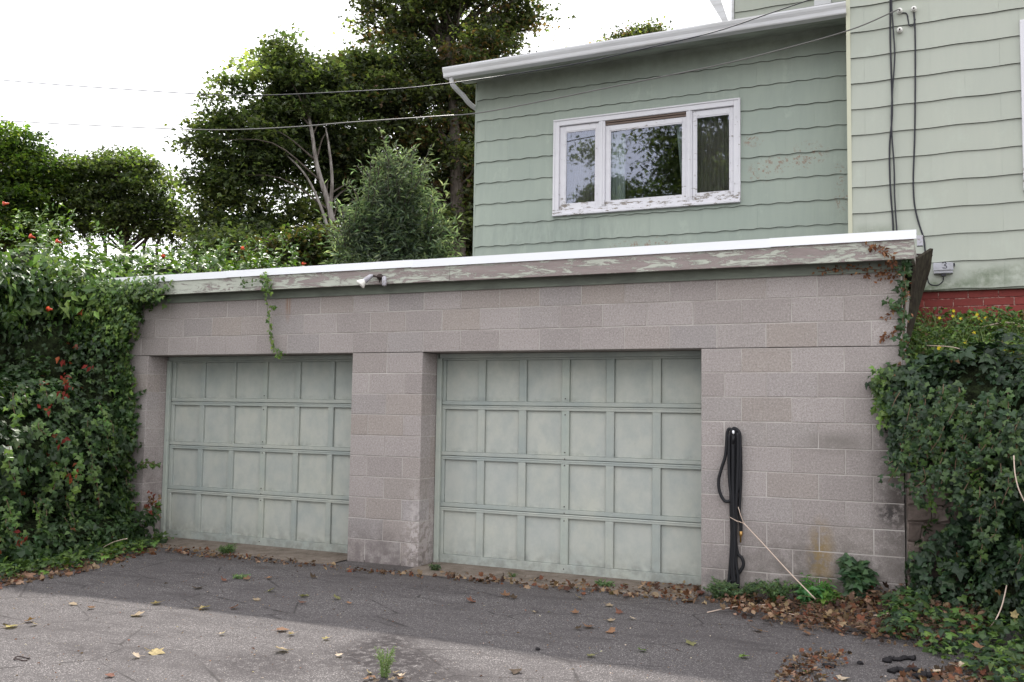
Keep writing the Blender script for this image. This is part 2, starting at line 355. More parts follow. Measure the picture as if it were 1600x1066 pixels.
t = NT('bark'); c = t.mix(t.rmp(t.noise(18, 6, .7, t.scale((1, 1, .25))), .35, .65), (0.045, 0.036, 0.030), (0.12, 0.10, 0.085)); M['bark'] = t.bump(t.noise(25, 5, .7, t.scale((1, 1, .2))), .8, .02).fin(c, .9, .15)
t = NT('pale_bark'); c = t.mix(t.rmp(t.noise(8, 6, .7, t.scale((1, 1, .15))), .4, .62), (0.10, 0.085, 0.075), (0.27, 0.245, 0.23)); M['pale_bark'] = t.bump(t.noise(14, 5, .7, t.scale((1, 1, .2))), .8, .03).fin(c, .9, .15)
t = NT('vine_stem'); M['stem'] = t.fin((0.16, 0.105, 0.07), .8, .2)
t = NT('green_stem'); M['green_stem'] = t.fin((0.13, 0.20, 0.06), .6, .3)
t = NT('pale_stick'); M['stick'] = t.bump(t.noise(60, 4, .6, t.scale((1, 1, .3))), .4, .003).fin(t.mix(t.noise(14, 4), (0.50, 0.38, 0.30), (0.62, 0.50, 0.42)), .7, .2)
t = NT('black_rubber'); M['rubber'] = t.bump(t.voro(260), .5, .002).fin((0.010, 0.010, 0.013), .55, .35)
t = NT('black_cable'); M['cable'] = t.fin((0.018, 0.018, 0.026), .5, .4)
t = NT('bare_wire'); M['wire'] = t.fin((0.15, 0.145, 0.14), .42, .5, .5)
t = NT('brass'); M['brass'] = t.fin((0.55, 0.33, 0.12), .4, .5, .9)
t = NT('porcelain'); M['porcelain'] = t.fin((0.75, 0.74, 0.70), .3, .5)
t = NT('grey_plastic'); M['grey_plastic'] = t.fin(t.mix(t.rmp(t.noise(12, 4), .4, .7), (0.40, 0.40, 0.44), (0.30, 0.30, 0.32)), .5, .35)
t = NT('dark_iron'); M['iron'] = t.bump(t.noise(80, 4), .4, .003).fin((0.045, 0.03, 0.028), .7, .3)
t = NT('lamp_shell'); M['lamp'] = t.fin(t.mix(t.rmp(t.noise(40, 4), .5, .7), (0.42, 0.41, 0.45), (0.22, 0.18, 0.16)), .45, .4, .3)
t = NT('bulb_glass'); M['bulb'] = t.fin((0.82, 0.80, 0.74), .2, .5)
t = NT('retaining_stone'); r = t.rnd(); c = t.mix(r, (0.085, 0.064, 0.056), (0.23, 0.185, 0.165)); c = t.mix(t.rmp(t.noise(12, 6, .7), .45, .7, 0, .6), c, (0.06, 0.05, 0.042)); M['stone'] = t.bump(t.noise(20, 6), .7, .02).fin(c, .92, .12)
t = NT('old_plywood'); M['plywood'] = t.fin(t.mix(t.rmp(t.noise(14, 6, .7), .4, .65), (0.022, 0.017, 0.014), (0.055, 0.048, 0.034)), .95, .08)
t = NT('tar_rag'); M['tar'] = t.bump(t.noise(60, 5), .8, .01).fin((0.014, 0.012, 0.014), .7, .3)
t = NT('roofing'); M['roofing'] = t.fin((0.10, 0.10, 0.10), .9, .1)

def m_leaf(name, rough=.42, trans=.35, spec=.5):
    t = NT(name)
    a = t.n('ShaderNodeAttribute'); a.attribute_name = 'tint'
    c = t.mix(t.rmp(t.noise(60, 2), .3, .7, 0, .25), a.outputs['Color'], (0.02, 0.03, 0.012))
    t.fin(c, rough, spec)
    tr = t.n('ShaderNodeBsdfTranslucent')
    tc = t.mix(1.0, a.outputs['Color'], (1.9, 2.1, 0.9), 'MULTIPLY'); t.L(tc, tr.inputs['Color'])
    mx = t.n('ShaderNodeMixShader'); mx.inputs[0].default_value = trans
    t.L(t.b.outputs[0], mx.inputs[1]); t.L(tr.outputs[0], mx.inputs[2]); t.L(mx.outputs[0], t.out.inputs['Surface'])
    return t.m
M['leaf'] = m_leaf('tree_leaf', .5, .48, .35)
M['ivy'] = m_leaf('ivy_leaf', .46, .18, .36)
M['dry'] = m_leaf('dry_leaf', .8, .18, .2)
M['petal'] = m_leaf('petal', .6, .35, .3)

# ------------------------------------------------------------------ helpers: leaves
T_OVAL = (np.array([(0,0,0),(-.27,.42,.07),(0,1,-.10),(.27,.42,.07),(0,.45,-.01)], float), [(0,4,1),(1,4,2),(2,4,3),(3,4,0)])
T_NARROW = (np.array([(0,0,0),(-.10,.45,.03),(0,1,-.12),(.10,.45,.03)], float), [(0,2,1),(0,3,2)])
T_IVY = (np.array([(0,.06,0),(-.30,-.12,.0),(-.52,.30,-.05),(-.24,.45,.03),(0,1,-.10),(.24,.45,.03),(.52,.30,-.05),(.30,-.12,.0),(0,.36,.06)], float),
         [(8,0,1),(8,1,2),(8,2,3),(8,3,4),(8,4,5),(8,5,6),(8,6,7),(8,7,0)])
T_MAPLE4 = (np.array([(0,0,0),(-.52,.34,-.05),(-.2,.5,.03),(0,1,-.1),(.2,.5,.03),(.52,.34,-.05)], float), [(0,2,1),(0,3,2),(0,4,3),(0,5,4)])
T_MAPLE = (np.array([(0,0,0),(-.34,-.02,.03),(-.30,.22,.0),(-.62,.42,-.06),(-.27,.52,.03),(-.30,.78,-.03),(0,1.05,-.08),(.30,.78,-.03),(.27,.52,.03),(.62,.42,-.06),(.30,.22,.0),(.34,-.02,.03),(0,.35,.05)], float),
           [(12,i,(i+1) % 12) for i in range(12)])
def unit(a): return a / np.maximum(np.linalg.norm(a, axis=-1, keepdims=True), 1e-9)
def leaf_arrays(tmpl, P, Nn, Tt, sc, C):
    tv, tf = tmpl; n = len(P); k = len(tv); tf = np.array(tf)
    z = unit(Nn); y = unit(Tt - z * np.sum(Tt*z, 1, keepdims=True)); x = np.cross(y, z)
    curl = 1 + rng.uniform(-.6, 1.6, (n, 1))
    V = P[:, None, :] + sc[:, None, None] * (tv[None, :, 0:1]*x[:, None, :] + tv[None, :, 1:2]*y[:, None, :] + tv[None, :, 2:3]*z[:, None, :]*curl[:, :, None])
    F = tf[None] + (np.arange(n)*k)[:, None, None]
    return V.reshape(-1, 3), F.reshape(-1, 3), np.repeat(C, k, 0)
def leaf_mesh(name, tmpl, P, Nn, Tt, sc, C):
    return np_mesh(name, *leaf_arrays(tmpl, P, Nn, Tt, sc, C))
def pal(cols, n, jit=.25, idx=None, p=None):
    cols = np.array(cols, float)
    i = rng.choice(len(cols), n, p=p) if idx is None else idx
    c = cols[i] * (1 + rng.uniform(-jit, jit, (n, 1))) * (1 + rng.uniform(-.08, .08, (n, 3)))
    return np.clip(c, 0.002, 1)

def sample_lobes(lobes, n, lo=.72, hi=1.06, bump=.12, cull=.62):
    """points near the outer shells of a union of ellipsoids; returns points and outward normals"""
    L = np.array(lobes, float); area = (L[:, 3]*L[:, 4] + L[:, 4]*L[:, 5] + L[:, 3]*L[:, 5]); Ps = []; Ns = []; got = 0
    while got < n:
        k = int(n*1.6); i = rng.choice(len(L), k, p=area/area.sum()); c = L[i, :3]; r = L[i, 3:6]
        d = unit(rng.normal(size=(k, 3)))
        lump = 1 + bump*(np.sin(d[:, 0]*9+c[:, 0]*7)*np.sin(d[:, 1]*8+c[:, 1]*5)+np.sin(d[:, 2]*10+c[:, 2]*3)*np.sin(d[:, 0]*6)) + rng.normal(0, .02, k)
        s = (lo + (hi-lo)*rng.random(k)**.55) * lump
        P = c + d*r*s[:, None]; N = unit(d/r)
        keep = np.ones(k, bool)
        for j in range(len(L)):
            q = np.linalg.norm((P - L[j, :3])/L[j, 3:6], axis=1)
            keep &= ~((q < cull) & (i != j))
        Ps.append(P[keep]); Ns.append(N[keep]); got += keep.sum()
    return np.concatenate(Ps)[:n], np.concatenate(Ns)[:n]

def vine_mass(name, parent, lobes, n, tmpl, size, cols, p=None, mat='ivy', droop=.8, keepf=None, **kw):
    P, N = sample_lobes(lobes, n, **kw)
    if keepf is not None:
        k = keepf(P); P, N = P[k], N[k]
    def fld(P, s): return np.sin(P[:, 0]*s+1.3*np.sin(P[:, 2]*s*.7))*np.sin(P[:, 1]*s*1.1+P[:, 2]*.6*s)+.6*np.sin(P[:, 2]*s*1.3+2*np.sin(P[:, 1]*s*.5))
    f = fld(P, 6.0)+.5*fld(P+3.1, 14.0)
    k = (f > -.55) | (rng.random(len(P)) < .22); P, N, f = P[k], N[k], f[k]
    P = P + N*np.clip(f, -.8, 1.2)[:, None]*.05
    n = len(P)
    nn = unit(N + rng.normal(0, .45, (n, 3)) + np.array([0, 0, .35]))
    tt = rng.normal(0, .55, (n, 3)) + np.array([0, 0, -droop])
    # leaves in sprays share a tint
    g = (np.floor(P*3.2).astype(int) * np.array([73856093, 19349663, 83492791])).sum(1) % 997
    tone = .72 + .56*((g*37 % 101)/100.0)
    C = pal(cols, n, .28, p=p) * tone[:, None]
    return ob(name, leaf_mesh(name, tmpl, P, nn, tt, np.clip(rng.lognormal(-.05, .32, n), .45, 1.9)*(1+.22*np.clip(fld(P, 2.5), -1, 1))*size, C), M[mat], parent, kind='stuff')
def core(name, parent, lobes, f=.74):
    """solid dark bodies whose colour stands for the shade inside a dense vine"""
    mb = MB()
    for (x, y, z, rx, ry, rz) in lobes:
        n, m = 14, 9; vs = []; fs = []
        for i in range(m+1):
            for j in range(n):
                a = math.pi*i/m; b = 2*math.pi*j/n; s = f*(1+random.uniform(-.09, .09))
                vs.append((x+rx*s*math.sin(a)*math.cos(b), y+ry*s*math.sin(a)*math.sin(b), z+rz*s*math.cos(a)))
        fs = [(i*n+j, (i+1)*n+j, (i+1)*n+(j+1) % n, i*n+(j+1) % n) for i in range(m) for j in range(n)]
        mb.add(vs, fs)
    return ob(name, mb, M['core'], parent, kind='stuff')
def strand(pts, size, tmpl, cols, step=.03, mb=None, r=.003, out=(0, -1, .2), spread=.02, up=0.0):
    """leaf arrays along a stem; adds the stem to mb"""
    sp = spline(pts, 8); 
    if mb is not None: mb.tube(sp, r, 5)
    P = []; T = []
    for a, b in zip(sp[:-1], sp[1:]):
        l = np.linalg.norm(b-a); k = max(1, int(l/step+random.random()))
        for i in range(k):
            P.append(a+(b-a)*(i+random.random())/k + rng.normal(0, spread, 3)); T.append((b-a)/max(l, 1e-6))
    P = np.array(P); T = np.array(T); n = len(P)
    side = np.where(rng.random((n, 1)) < .5, 1, -1) * np.cross(T, np.array(out))
    nn = unit(np.array(out, float) + rng.normal(0, .4, (n, 3)))
    tt = side*.8 + T*.5 + rng.normal(0, .35, (n, 3)) + np.array([0, 0, up-.3])
    return leaf_arrays(tmpl, P, nn, tt, rng.uniform(.6, 1.2, n)*size, pal(cols, n, .25))
def join_arrays(L):
    V = []; F = []; C = []; b = 0
    for v, f, c in L: V.append(v); F.append(f+b); C.append(c); b += len(v)
    return np.concatenate(V), np.concatenate(F), np.concatenate(C)

# ------------------------------------------------------------------ ground, terrain
mb = MB(); mb.add([(-300, -300, -.10), (300, -300, -.10), (300, 300, -.10), (-300, 300, -.10)], [(0, 1, 2, 3)])
ob('ground', mb, M['far_ground'], kind='structure')
def gz(x, y):
    """driveway height: nearly level, slight swells, a low rise under the litter at the right corner"""
    h = .012*math.sin(x*.9+.4)*math.sin(y*.7) - .02
    h += .16*max(0, min(1, (x-7.3)/.9))*max(0, min(1, (y+1.1)/1.0))
    return h
nx, ny = 150, 110
xs = np.concatenate([np.linspace(-12, -.6, 14, endpoint=False), np.linspace(-.6, 9.6, 110, endpoint=False), np.linspace(9.6, 26, 16)])
ys = np.concatenate([np.linspace(-45, -5, 20, endpoint=False), np.linspace(-5, .30, 70)])
V = np.array([(x, y, gz(x, y)) for y in ys for x in xs]); nxx = len(xs)
F = np.array([(j*nxx+i, j*nxx+i+1, (j+1)*nxx+i+1, (j+1)*nxx+i) for j in range(len(ys)-1) for i in range(nxx-1)])
ob('driveway', np_mesh('driveway', V, F, smooth=True), M['asphalt'], kind='structure')
def hill(x, y):
    if x > 8.0: # right bank behind the stone wall
        return (1.72 + .30*max(0, y-.15)) if y < 2.3 else 2.4
    if x <= -.44:
        k = max(0, min(1, (-1.7-x)/1.2)); h = 2.1*k*k*(3-2*k)
        h += .45*max(0, min(1, (y-0)/5)) 
        f = max(0, min(1, (y+5.5)/2.5)); return -.05 + h*f*f*(3-2*f)
    return 2.0+.12*max(0, y-6)
xs = np.concatenate([np.linspace(-90, -6, 16, endpoint=False), np.linspace(-6, -.45, 30)])
ys = np.concatenate([np.linspace(-6, 6, 50, endpoint=False), np.linspace(6, 90, 16)])
def grid(name, xs, ys, mat):
    n = len(xs); V = np.array([(x, y, hill(x, y)) for y in ys for x in xs])
    F = np.array([(j*n+i, j*n+i+1, (j+1)*n+i+1, (j+1)*n+i) for j in range(len(ys)-1) for i in range(n-1)])
    return ob(name, np_mesh(name, V, F, smooth=True), mat, kind='structure')
grid('hillside', xs, ys, M['soil'])
grid('upper_bank', np.linspace(8.01, 20, 40), np.linspace(.12, 2.3, 16), M['soil'])
grid('rear_ground', np.linspace(-.45, 8.0, 10), np.linspace(6.3, 90, 20), M['soil'])

# ------------------------------------------------------------------ garage
B, H = .4064, .2032
garage = thing('garage', 'low flat roofed two car garage of pinkish grey concrete blocks with peeling fascia', 'garage', (4, 3, 0))
wall = MB()                                               # mortar bed, a few mm behind the block faces
LX0, LX1, RX0, RX1, WX0, WX1 = .113, 2.845, 3.658, 6.368, -.24, 7.95
def mort(x0, x1, z0, z1): wall.box(x0, x1, .0032, .19, z0, z1)
mort(WX0+.004, LX0-.004, .0, 2.03); mort(LX1+.004, RX0-.004, .0, 2.03); mort(RX1+.004, WX1-.004, .0, 2.03); mort(WX0+.004, WX1-.004, 2.036, 2.66)
wall.box(WX0+.004, LX0-.004, .194, .298, -.1, 2.03); wall.box(LX1+.004, RX0-.004, .194, .298, -.1, 2.03)
wall.box(RX1+.004, WX1-.004, .194, .298, -.1, 2.03); wall.box(WX0+.004, WX1-.004, .194, .298, 2.07, 2.66)
front = ob('front_wall', wall, M['mortar'], garage)
bcache = {}
def block(x0, x1, k, depth=.188, y0=0.0, z1=None):
    z0 = 2.032 + k*H; zt = z1 if z1 else z0 + H
    if k == -10: z0 = -.09
    g = .0035; wq = round(x1-x0-2*g, 3); hq = round(zt-z0-2*g, 3)
    key = (wq, hq, depth)
    if key not in bcache:
        me = MB().bbox(-wq/2, wq/2, 0, depth, -hq/2, hq/2, .0035).mesh('block'); me.materials.append(M['block']); bcache[key] = me
    ob('block', bcache[key], None, front, loc=((x0+x1)/2, y0+random.uniform(-.0012, .0012), (z0+zt)/2))
def course(k, js, z1=None, deep=()):
    for a, b in zip(js[:-1], js[1:]):
        block(a, b, k, .188, 0, z1)
for k in (0, 1, 2):
    off = .5 if k == 1 else 0.0
    js = [WX0] + [i*B+off*B+.0 for i in range(0 if k != 1 else 0, 20) if i*B+off*B < 19.4*B] + [WX1]
    js = sorted(set(round(j, 4) for j in js))
    course(k, js, z1=2.655 if k == 2 else None)
for k in range(-1, -11, -1):
    odd = (k % 2 == 1)
    # left strip
    course(k, [WX0, LX0] if odd else [WX0, -.06, LX0])
    # middle pier
    course(k, [LX1, LX1+B, RX0] if odd else [LX1, LX1+B/2, LX1+1.5*B, RX0])
    # right pier
    course(k, [RX1, 16.5*B, 17.5*B, 18.5*B, WX1] if odd else [RX1, 16.15*B, 17*B, 18*B, 19*B, WX1])
    # inner half of the reveals
    for (a, b) in ((-.1, LX0), (RX0-.3, RX0)):
        block(a, b, k, .108, .191)
# soffit of the lintel course behind the blocks
ob('lintel_soffit', MB().box(LX0-.1, LX1+.0, .20, .33, 2.036, 2.066).box(RX0-.1, RX1, .20, .33, 2.036, 2.066), M['block'], garage)
sw = MB(); sw.box(WX1-.19, WX1-.002, .30, 6.2, -.1, 2.66); sw.box(WX0+.002, WX0+.19, .30, 6.2, -.1, 2.66); sw.box(WX0+.19, WX1-.19, 6.0, 6.19, -.1, 2.66)
ob('side_wall', sw, M['block'], garage)
ob('frieze_board', MB().box(WX0-.005, WX1+.004, -.022, -.002, 2.615, 2.705), M['frieze'], garage)
ob('soffit_board', MB().box(-.34, 8.02, -.135, 0.20, 2.706, 2.724), M['frieze'], garage)
fz0, fz1 = 2.690, 2.848
for a, b in ((-.36, 4.02), (4.023, 8.045)):
    ob('fascia_board', MB().bbox(a, b, -.158, -.136, fz0+random.uniform(-.002, .002), fz1), M['peel'], garage)
ob('roof_slab', MB().box(-.33, 8.03, -.13, 6.3, 2.73, 2.885), M['roofing'], garage)
xj = [-.37, 1.35, 3.62, 6.98, 8.065]
for i in range(4):
    e = .0025*(i % 2); z0 = 2.836 + (.004 if i % 2 else 0)
    prof = [(-.172-e, z0), (-.165, z0), (-.165, 2.903-e), (.0, 2.915-e), (.0, 2.918+e), (-.168, 2.909+e)]
    ob('drip_edge', MB().prism(prof, 'x', xj[i]-.012, xj[i+1]), M['white_metal'], garage)
ob('end_fascia', MB().box(8.02, 8.045, -.135, 6.3, fz0+.01, fz1-.004).box(-.36, -.335, -.135, 6.3, fz0+.01, fz1-.004), M['peel'], garage)
# floor slabs at the door openings
for a, b in ((LX0, LX1), (RX0, RX1)):
    n = 18; pts = []
    for i in range(n+1):
        x = a + (b-a)*i/n; pts.append((x, -.20 - .05*math.sin(i*.9) - (.10 if a > 3 else .06)*(1 - (i/n if a > 3 else 0))))
    s = MB(); top = [(x, .6, -.008) for x, _ in pts]; fr = [(x, y, -.010) for x, y in pts]; lo = [(x, y-.03, -.06) for x, y in pts]
    s.add(top+fr+lo, [(i, n+1+i, n+2+i, i+1) for i in range(n)] + [(n+1+i, 2*n+2+i, 2*n+3+i, n+2+i) for i in range(n)])
    ob('concrete_sill', s, M['sill'], garage)

def garage_door(x0, x1, first, pitch, pw, yd=.325):
    """sectional wooden door: 4 rows of 6 recessed panels"""
    back = MB().box(x0, x1, yd+.041, yd+.06, -.03, 2.05)
    dr = ob('garage_door', back, M['door_rail'], garage)
    rows = [(.07, .492), (.572, .992), (1.07, 1.485), (1.568, 1.968)]
    cols = [(first + i*pitch, first + i*pitch + pw) for i in range(6)]
    for z0, z1 in rows:
        for a, b in cols:
            ob('panel', MB().bbox(a+.0015, b-.0015, yd+.026, yd+.040, z0+.0015, z1-.0015, .002), M['door_panel'], dr)
    joints = [-.028, .530, 1.030, 1.526, 2.04]
    for s in range(4):       # each section: bottom rail, top rail, stiles
        z0, z1 = joints[s]+.003, joints[s+1]-.003; pz0, pz1 = rows[s]
        for (a, b, bot) in ((z0, pz0, True), (pz1, z1, False)):
            m = MB().bbox(x0, x1, yd, yd+.033, a, b-0 if bot else b, .003)
            if not bot and s < 3: m.prism([(yd-.004, b-.010), (yd+.004, b-.016), (yd+.004, b+.0005)], 'x', x0, x1)   # drip lip
            ob('rail', m, M['door_rail'], dr)
        xs_ = [x0] + [v for c in cols for v in c] + [x1]
        for i in range(0, len(xs_), 2):
            ob('stile', MB().bbox(xs_[i], xs_[i+1], yd+.001, yd+.040, pz0+.0005, pz1-.0005, .003), M['door_post'] if i == 6 else M['door_rail'], dr)
    cx = (cols[2][1]+cols[3][0])/2
    bm_ = MB()
    for z in (1.60, 1.45, 1.10, 1.04, .98, .60, .54, .47, .03):
        bm_.tube([(cx, yd-.004, z), (cx, yd+.01, z)], .006, 6)
    ob('bolt', bm_, M['iron'], dr, kind='stuff')
    # caulked side stops and head stop
    ob('door_stop', MB().bbox(x0-.03, x0+.022, yd-.045, yd-.012, -.01, 1.985, .004), M['door_post'], dr)
    ob('door_stop', MB().bbox(x1-.02, x1+.03, yd-.045, yd-.012, -.01, 1.985, .004), M['door_post'], dr)
    ob('head_stop', MB().bbox(x0, x1, yd-.048, yd-.010, 1.988, 2.034, .004), M['door_rail'], dr)
    ob('side_jamb', MB().box(x0-.05, x0-.028, yd-.09 if False else .300, yd+.03, -.01, 2.03), M['door_post'], dr)
    return dr
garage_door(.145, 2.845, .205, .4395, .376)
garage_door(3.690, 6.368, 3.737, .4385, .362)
ob('garage_interior', MB().box(WX0+.2, WX1-.2, .42, .45, -.1, 2.66), M['room'], garage)

# ------------------------------------------------------------------ house
EY, MY, HX0, HX1 = 2.53, 2.05, 2.90, 7.40
house = thing('house', 'two storey green shingled house with white framed window above the garage', 'house', (6.5, 4, 2.3))
WIN = (3.985, 6.205, 3.835, 4.985)
ext = MB()
a, b, z0, z1 = WIN
ext.box(HX0, a+.02, EY, EY+.15, 2.6, 5.66); ext.box(b-.02, HX1, EY, EY+.15, 2.6, 5.70)
ext.box(a+.02, b-.02, EY, EY+.15, 2.6, z0+.02); ext.box(a+.02, b-.02, EY, EY+.15, z1-.02, 5.68)
ext.box(HX0, HX0+.15, EY+.15, 7.5, 2.6, 5.6)
extw = ob('extension_wall', ext, M['ext_siding'], house)
def shingle_mesh(x0, x1, z0, z1, wavy, period=.2, amp=.0062, thick=.014):
    if amp < .005 and amp > 0: period = .52
    """one siding shingle in its own coordinates (origin at lower left, face to -y)"""
    n = 14 if wavy else 4; mb = MB(); W = x1-x0; Hh = z1-z0; vs = []
    for i in range(n+1):
        x = W*i/n; dz = amp*math.sin((x0+x)*2*math.pi/period + .7) + (.003*math.sin((x0+x)*3.1) if wavy else 0)
        zb = dz if z0 is not None else 0
        vs += [(x, -thick-.006, zb), (x, -.004, Hh+.004), (x, -.005, zb)]
    fs = [(3*i, 3*i+3, 3*i+4, 3*i+1) for i in range(n)]
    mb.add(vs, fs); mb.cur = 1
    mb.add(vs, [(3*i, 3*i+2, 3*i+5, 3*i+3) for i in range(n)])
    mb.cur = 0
    mb.add([vs[0], vs[1], vs[2], vs[-3], vs[-2], vs[-1]], [(0, 1, 2), (3, 5, 4)])
    return mb
def shingles(parent, y, x_lo, x_hi, z_first, z_top, mat, holes=(), wlen=.6096, amp=.0055, slope=0.0, name='shingle'):
    k = 0; z = z_first
    while z < z_top - .01:
        zt = min(z+.267, z_top); off = (.5 if k % 2 else 0)*wlen + .13
        edges = [x_lo]; x = x_lo + off
        while x < x_hi - .02: edges.append(x); x += wlen
        edges.append(x_hi)
        for a, b in zip(edges[:-1], edges[1:]):
            segs = [(a+.0004, b-.0004, z, zt)]
            for (hx0, hx1, hz0, hz1) in holes:
                ns = []
                for (p, q, s, u) in segs:
                    if q <= hx0 or p >= hx1 or u <= hz0 or s >= hz1: ns.append((p, q, s, u)); continue
                    if p < hx0: ns.append((p, hx0, s, u))
                    if q > hx1: ns.append((hx1, q, s, u))
                    mp, mq = max(p, hx0), min(q, hx1)
                    if s < hz0 - .01: ns.append((mp, mq, s, hz0))
                    if u > hz1 + .01: ns.append((mp, mq, hz1, u))
                segs = ns
            for (p, q, s, u) in segs:
                if q-p < .012: continue
                real = abs(s - z) < 1e-6
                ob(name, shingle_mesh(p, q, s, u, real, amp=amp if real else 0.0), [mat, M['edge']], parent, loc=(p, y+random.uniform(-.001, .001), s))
        z += .267; k += 1
shingles(extw, EY-.001, HX0+.012, HX1, 3.513-.267*3, 5.60, M['ext_siding'], [WIN], slope=0)
ob('corner_board', MB().box(HX0-.012, HX0+.012, EY-.014, EY+.10, 2.6, 5.60), M['ext_siding'], extw)
# upper band of the wall under the rising soffit
ob('top_band', MB().add([(HX0, EY-.004, 5.598), (HX1, EY-.004, 5.598), (HX1, EY-.004, 5.73), (HX0, EY-.004, 5.66)], [(0, 1, 2, 3)]), M['ext_siding'], extw)
# eave, gutter and roof of the extension
def ez(x): return 5.555 + .0100*(x-2.72)
m = MB(); x0, x1 = 2.74, HX1-.002
m.add([(x0, 2.09, ez(x0)), (x1, 2.09, ez(x1)), (x1, EY+.02, ez(x1)+.075), (x0, EY+.02, ez(x0)+.075), (x0, 2.09, ez(x0)+.02), (x1, 2.09, ez(x1)+.02), (x1, EY+.02, ez(x1)+.1), (x0, EY+.02, ez(x0)+.1)],
      [(0, 3, 2, 1), (4, 5, 6, 7), (0, 1, 5, 4), (3, 0, 4, 7)])
ob('soffit', m, M['soffit'], house)
m = MB()
m.add([(x0-.01, 2.06, ez(x0)+.10), (x1, 2.06, ez(x1)+.115), (x1, 7.5, 6.85), (x0-.01, 7.5, 6.80), (x0-.01, 2.06, ez(x0)+.125), (x1, 2.06, ez(x1)+.14), (x1, 7.5, 6.88), (x0-.01, 7.5, 6.83)],
      [(0, 3, 2, 1), (4, 5, 6, 7), (0, 1, 5, 4), (3, 0, 4, 7), (1, 2, 6, 5)])
ob('roof', m, M['roofing'], house)
gut = MB()
prof = [(2.085, 0.0), (1.985, 0.0), (1.978, .012), (1.972, .045), (1.955, .075), (1.948, .098), (1.950, .115), (1.965, .118), (1.965, .108), (1.962, .10), (1.968, .078), (1.984, .05), (1.990, .010), (2.080, .008), (2.080, .11), (2.085, .11)]
n = len(prof); vs = [(2.715, p, 5.535+q) for p, q in prof] + [(HX1-.012, p, 5.575+q) for p, q in prof]
gut.add(vs, [(i, (i+1) % n, n+(i+1) % n, n+i) for i in range(n)])
gut.add([(2.7145, p, 5.535+q) for p, q in ((2.085, 0), (1.985, 0), (1.972, .045), (1.948, .098), (1.950, .118), (2.085, .118))], [(0, 1, 2, 3, 4, 5)])
gutter = ob('gutter', gut, M['gutter'], house)
ob('gutter_back_board', MB().add([(2.74, 2.088, 5.55), (HX1-.004, 2.088, 5.59), (HX1-.004, 2.088, 5.72), (2.74, 2.088, 5.68), (2.74, 2.10, 5.55), (HX1-.004, 2.10, 5.59), (HX1-.004, 2.10, 5.72), (2.74, 2.10, 5.68)],
   [(0, 1, 2, 3), (4, 7, 6, 5), (3, 2, 6, 7), (0, 3, 7, 4)]), M['gutter'], house)
# downspout elbow running back to the side wall
dp = spline([(2.80, 2.03, 5.54), (2.80, 2.06, 5.47), (2.81, 2.16, 5.43), (2.82, 2.30, 5.40), (2.84, 2.42, 5.34), (2.85, 2.55, 5.32), (2.855, 2.80, 5.31), (2.855, 2.98, 5.20), (2.855, 3.0, 2.6)], 5)
ob('downspout', MB().tube(dp, .031, 8), M['gutter'], house)
# main block of the house, standing forward
mw = MB().box(HX1, 13.0, MY, MY+.2, 2.70, 10.0).box(HX1, HX1+.2, MY+.2, 9, 2.4, 10.0)
mainw = ob('main_wall', mw, M['main_siding'], house)
RW = (8.945, 9.9, 3.62, 5.26)
shingles(mainw, MY-.001, HX1+.022, 11.2, 3.513-.267*3, 6.45, M['main_siding'], [RW], amp=.0035)
shingles(mainw, MY-.001, HX1+.022, 9.0, 3.513-.267*3+.267*14, 9.9, M['main_siding'], [], amp=.0035) if False else None
ob('corner_board', MB().box(HX1-.018, HX1+.022, MY-.022, MY+.10, 2.705, 10.0), M['trim'], mainw)
ob('corner_return', MB().box(HX1-.012, HX1-.002, MY+.10, 9, 2.705, 10.0), M['main_siding'], mainw)
# window at the right edge of the main wall
wr = ob('window', MB().box(RW[0], RW[1], MY-.002, MY+.01, RW[2], RW[3]), M['room'], house, label='tall white framed window cut by the right edge of the photo')
fr = MB(); x0, x1, z0, z1 = RW
for bx in ((x0, x0+.09, z0, z1), (x1-.09, x1, z0, z1), (x0+.09, x1-.09, z0, z0+.09), (x0+.09, x1-.09, z1-.09, z1), (x0+.09, x1-.09, (z0+z1)/2-.03, (z0+z1)/2+.03)):
    fr.bbox(bx[0], bx[1], MY-.045, MY-.003, bx[2], bx[3], .004)
ob('frame', fr, M['casing'], wr)
ob('pane', MB().box(x0+.09, x1-.09, MY-.016, MY-.012, z0+.09, z1-.09), M['glass'], wr)
# upper storey seen above the extension roof
up = ob('upper_wall', MB().box(5.80, HX1-.02, 4.2, 8.5, 5.9, 10.0), M['main_siding'], house)
shingles(up, 4.199, 5.82, HX1-.03, 6.18, 8.4, M['main_siding'], amp=.0035)
ob('corner_board', MB().box(5.775, 5.81, 4.17, 4.30, 5.9, 10.0), M['gutter'], up)
m = MB(); m.add([(5.72, 4.05, 6.50), (5.775, 4.05, 6.50), (5.60, 4.05, 7.05), (5.42, 4.05, 7.05), (5.72, 4.16, 6.50), (5.775, 4.16, 6.50), (5.60, 4.16, 7.05), (5.42, 4.16, 7.05)], [(0, 1, 2, 3), (4, 7, 6, 5), (0, 3, 7, 4), (1, 5, 6, 2), (0, 4, 5, 1)])
ob('rake_trim', m, M['gutter'], up)
ob('roof_vent', MB().box(6.98, 7.16, 2.8, 2.95, 6.0, 6.13).box(7.03, 7.08, 2.84, 2.89, 6.13, 6.19), M['gutter'], house)
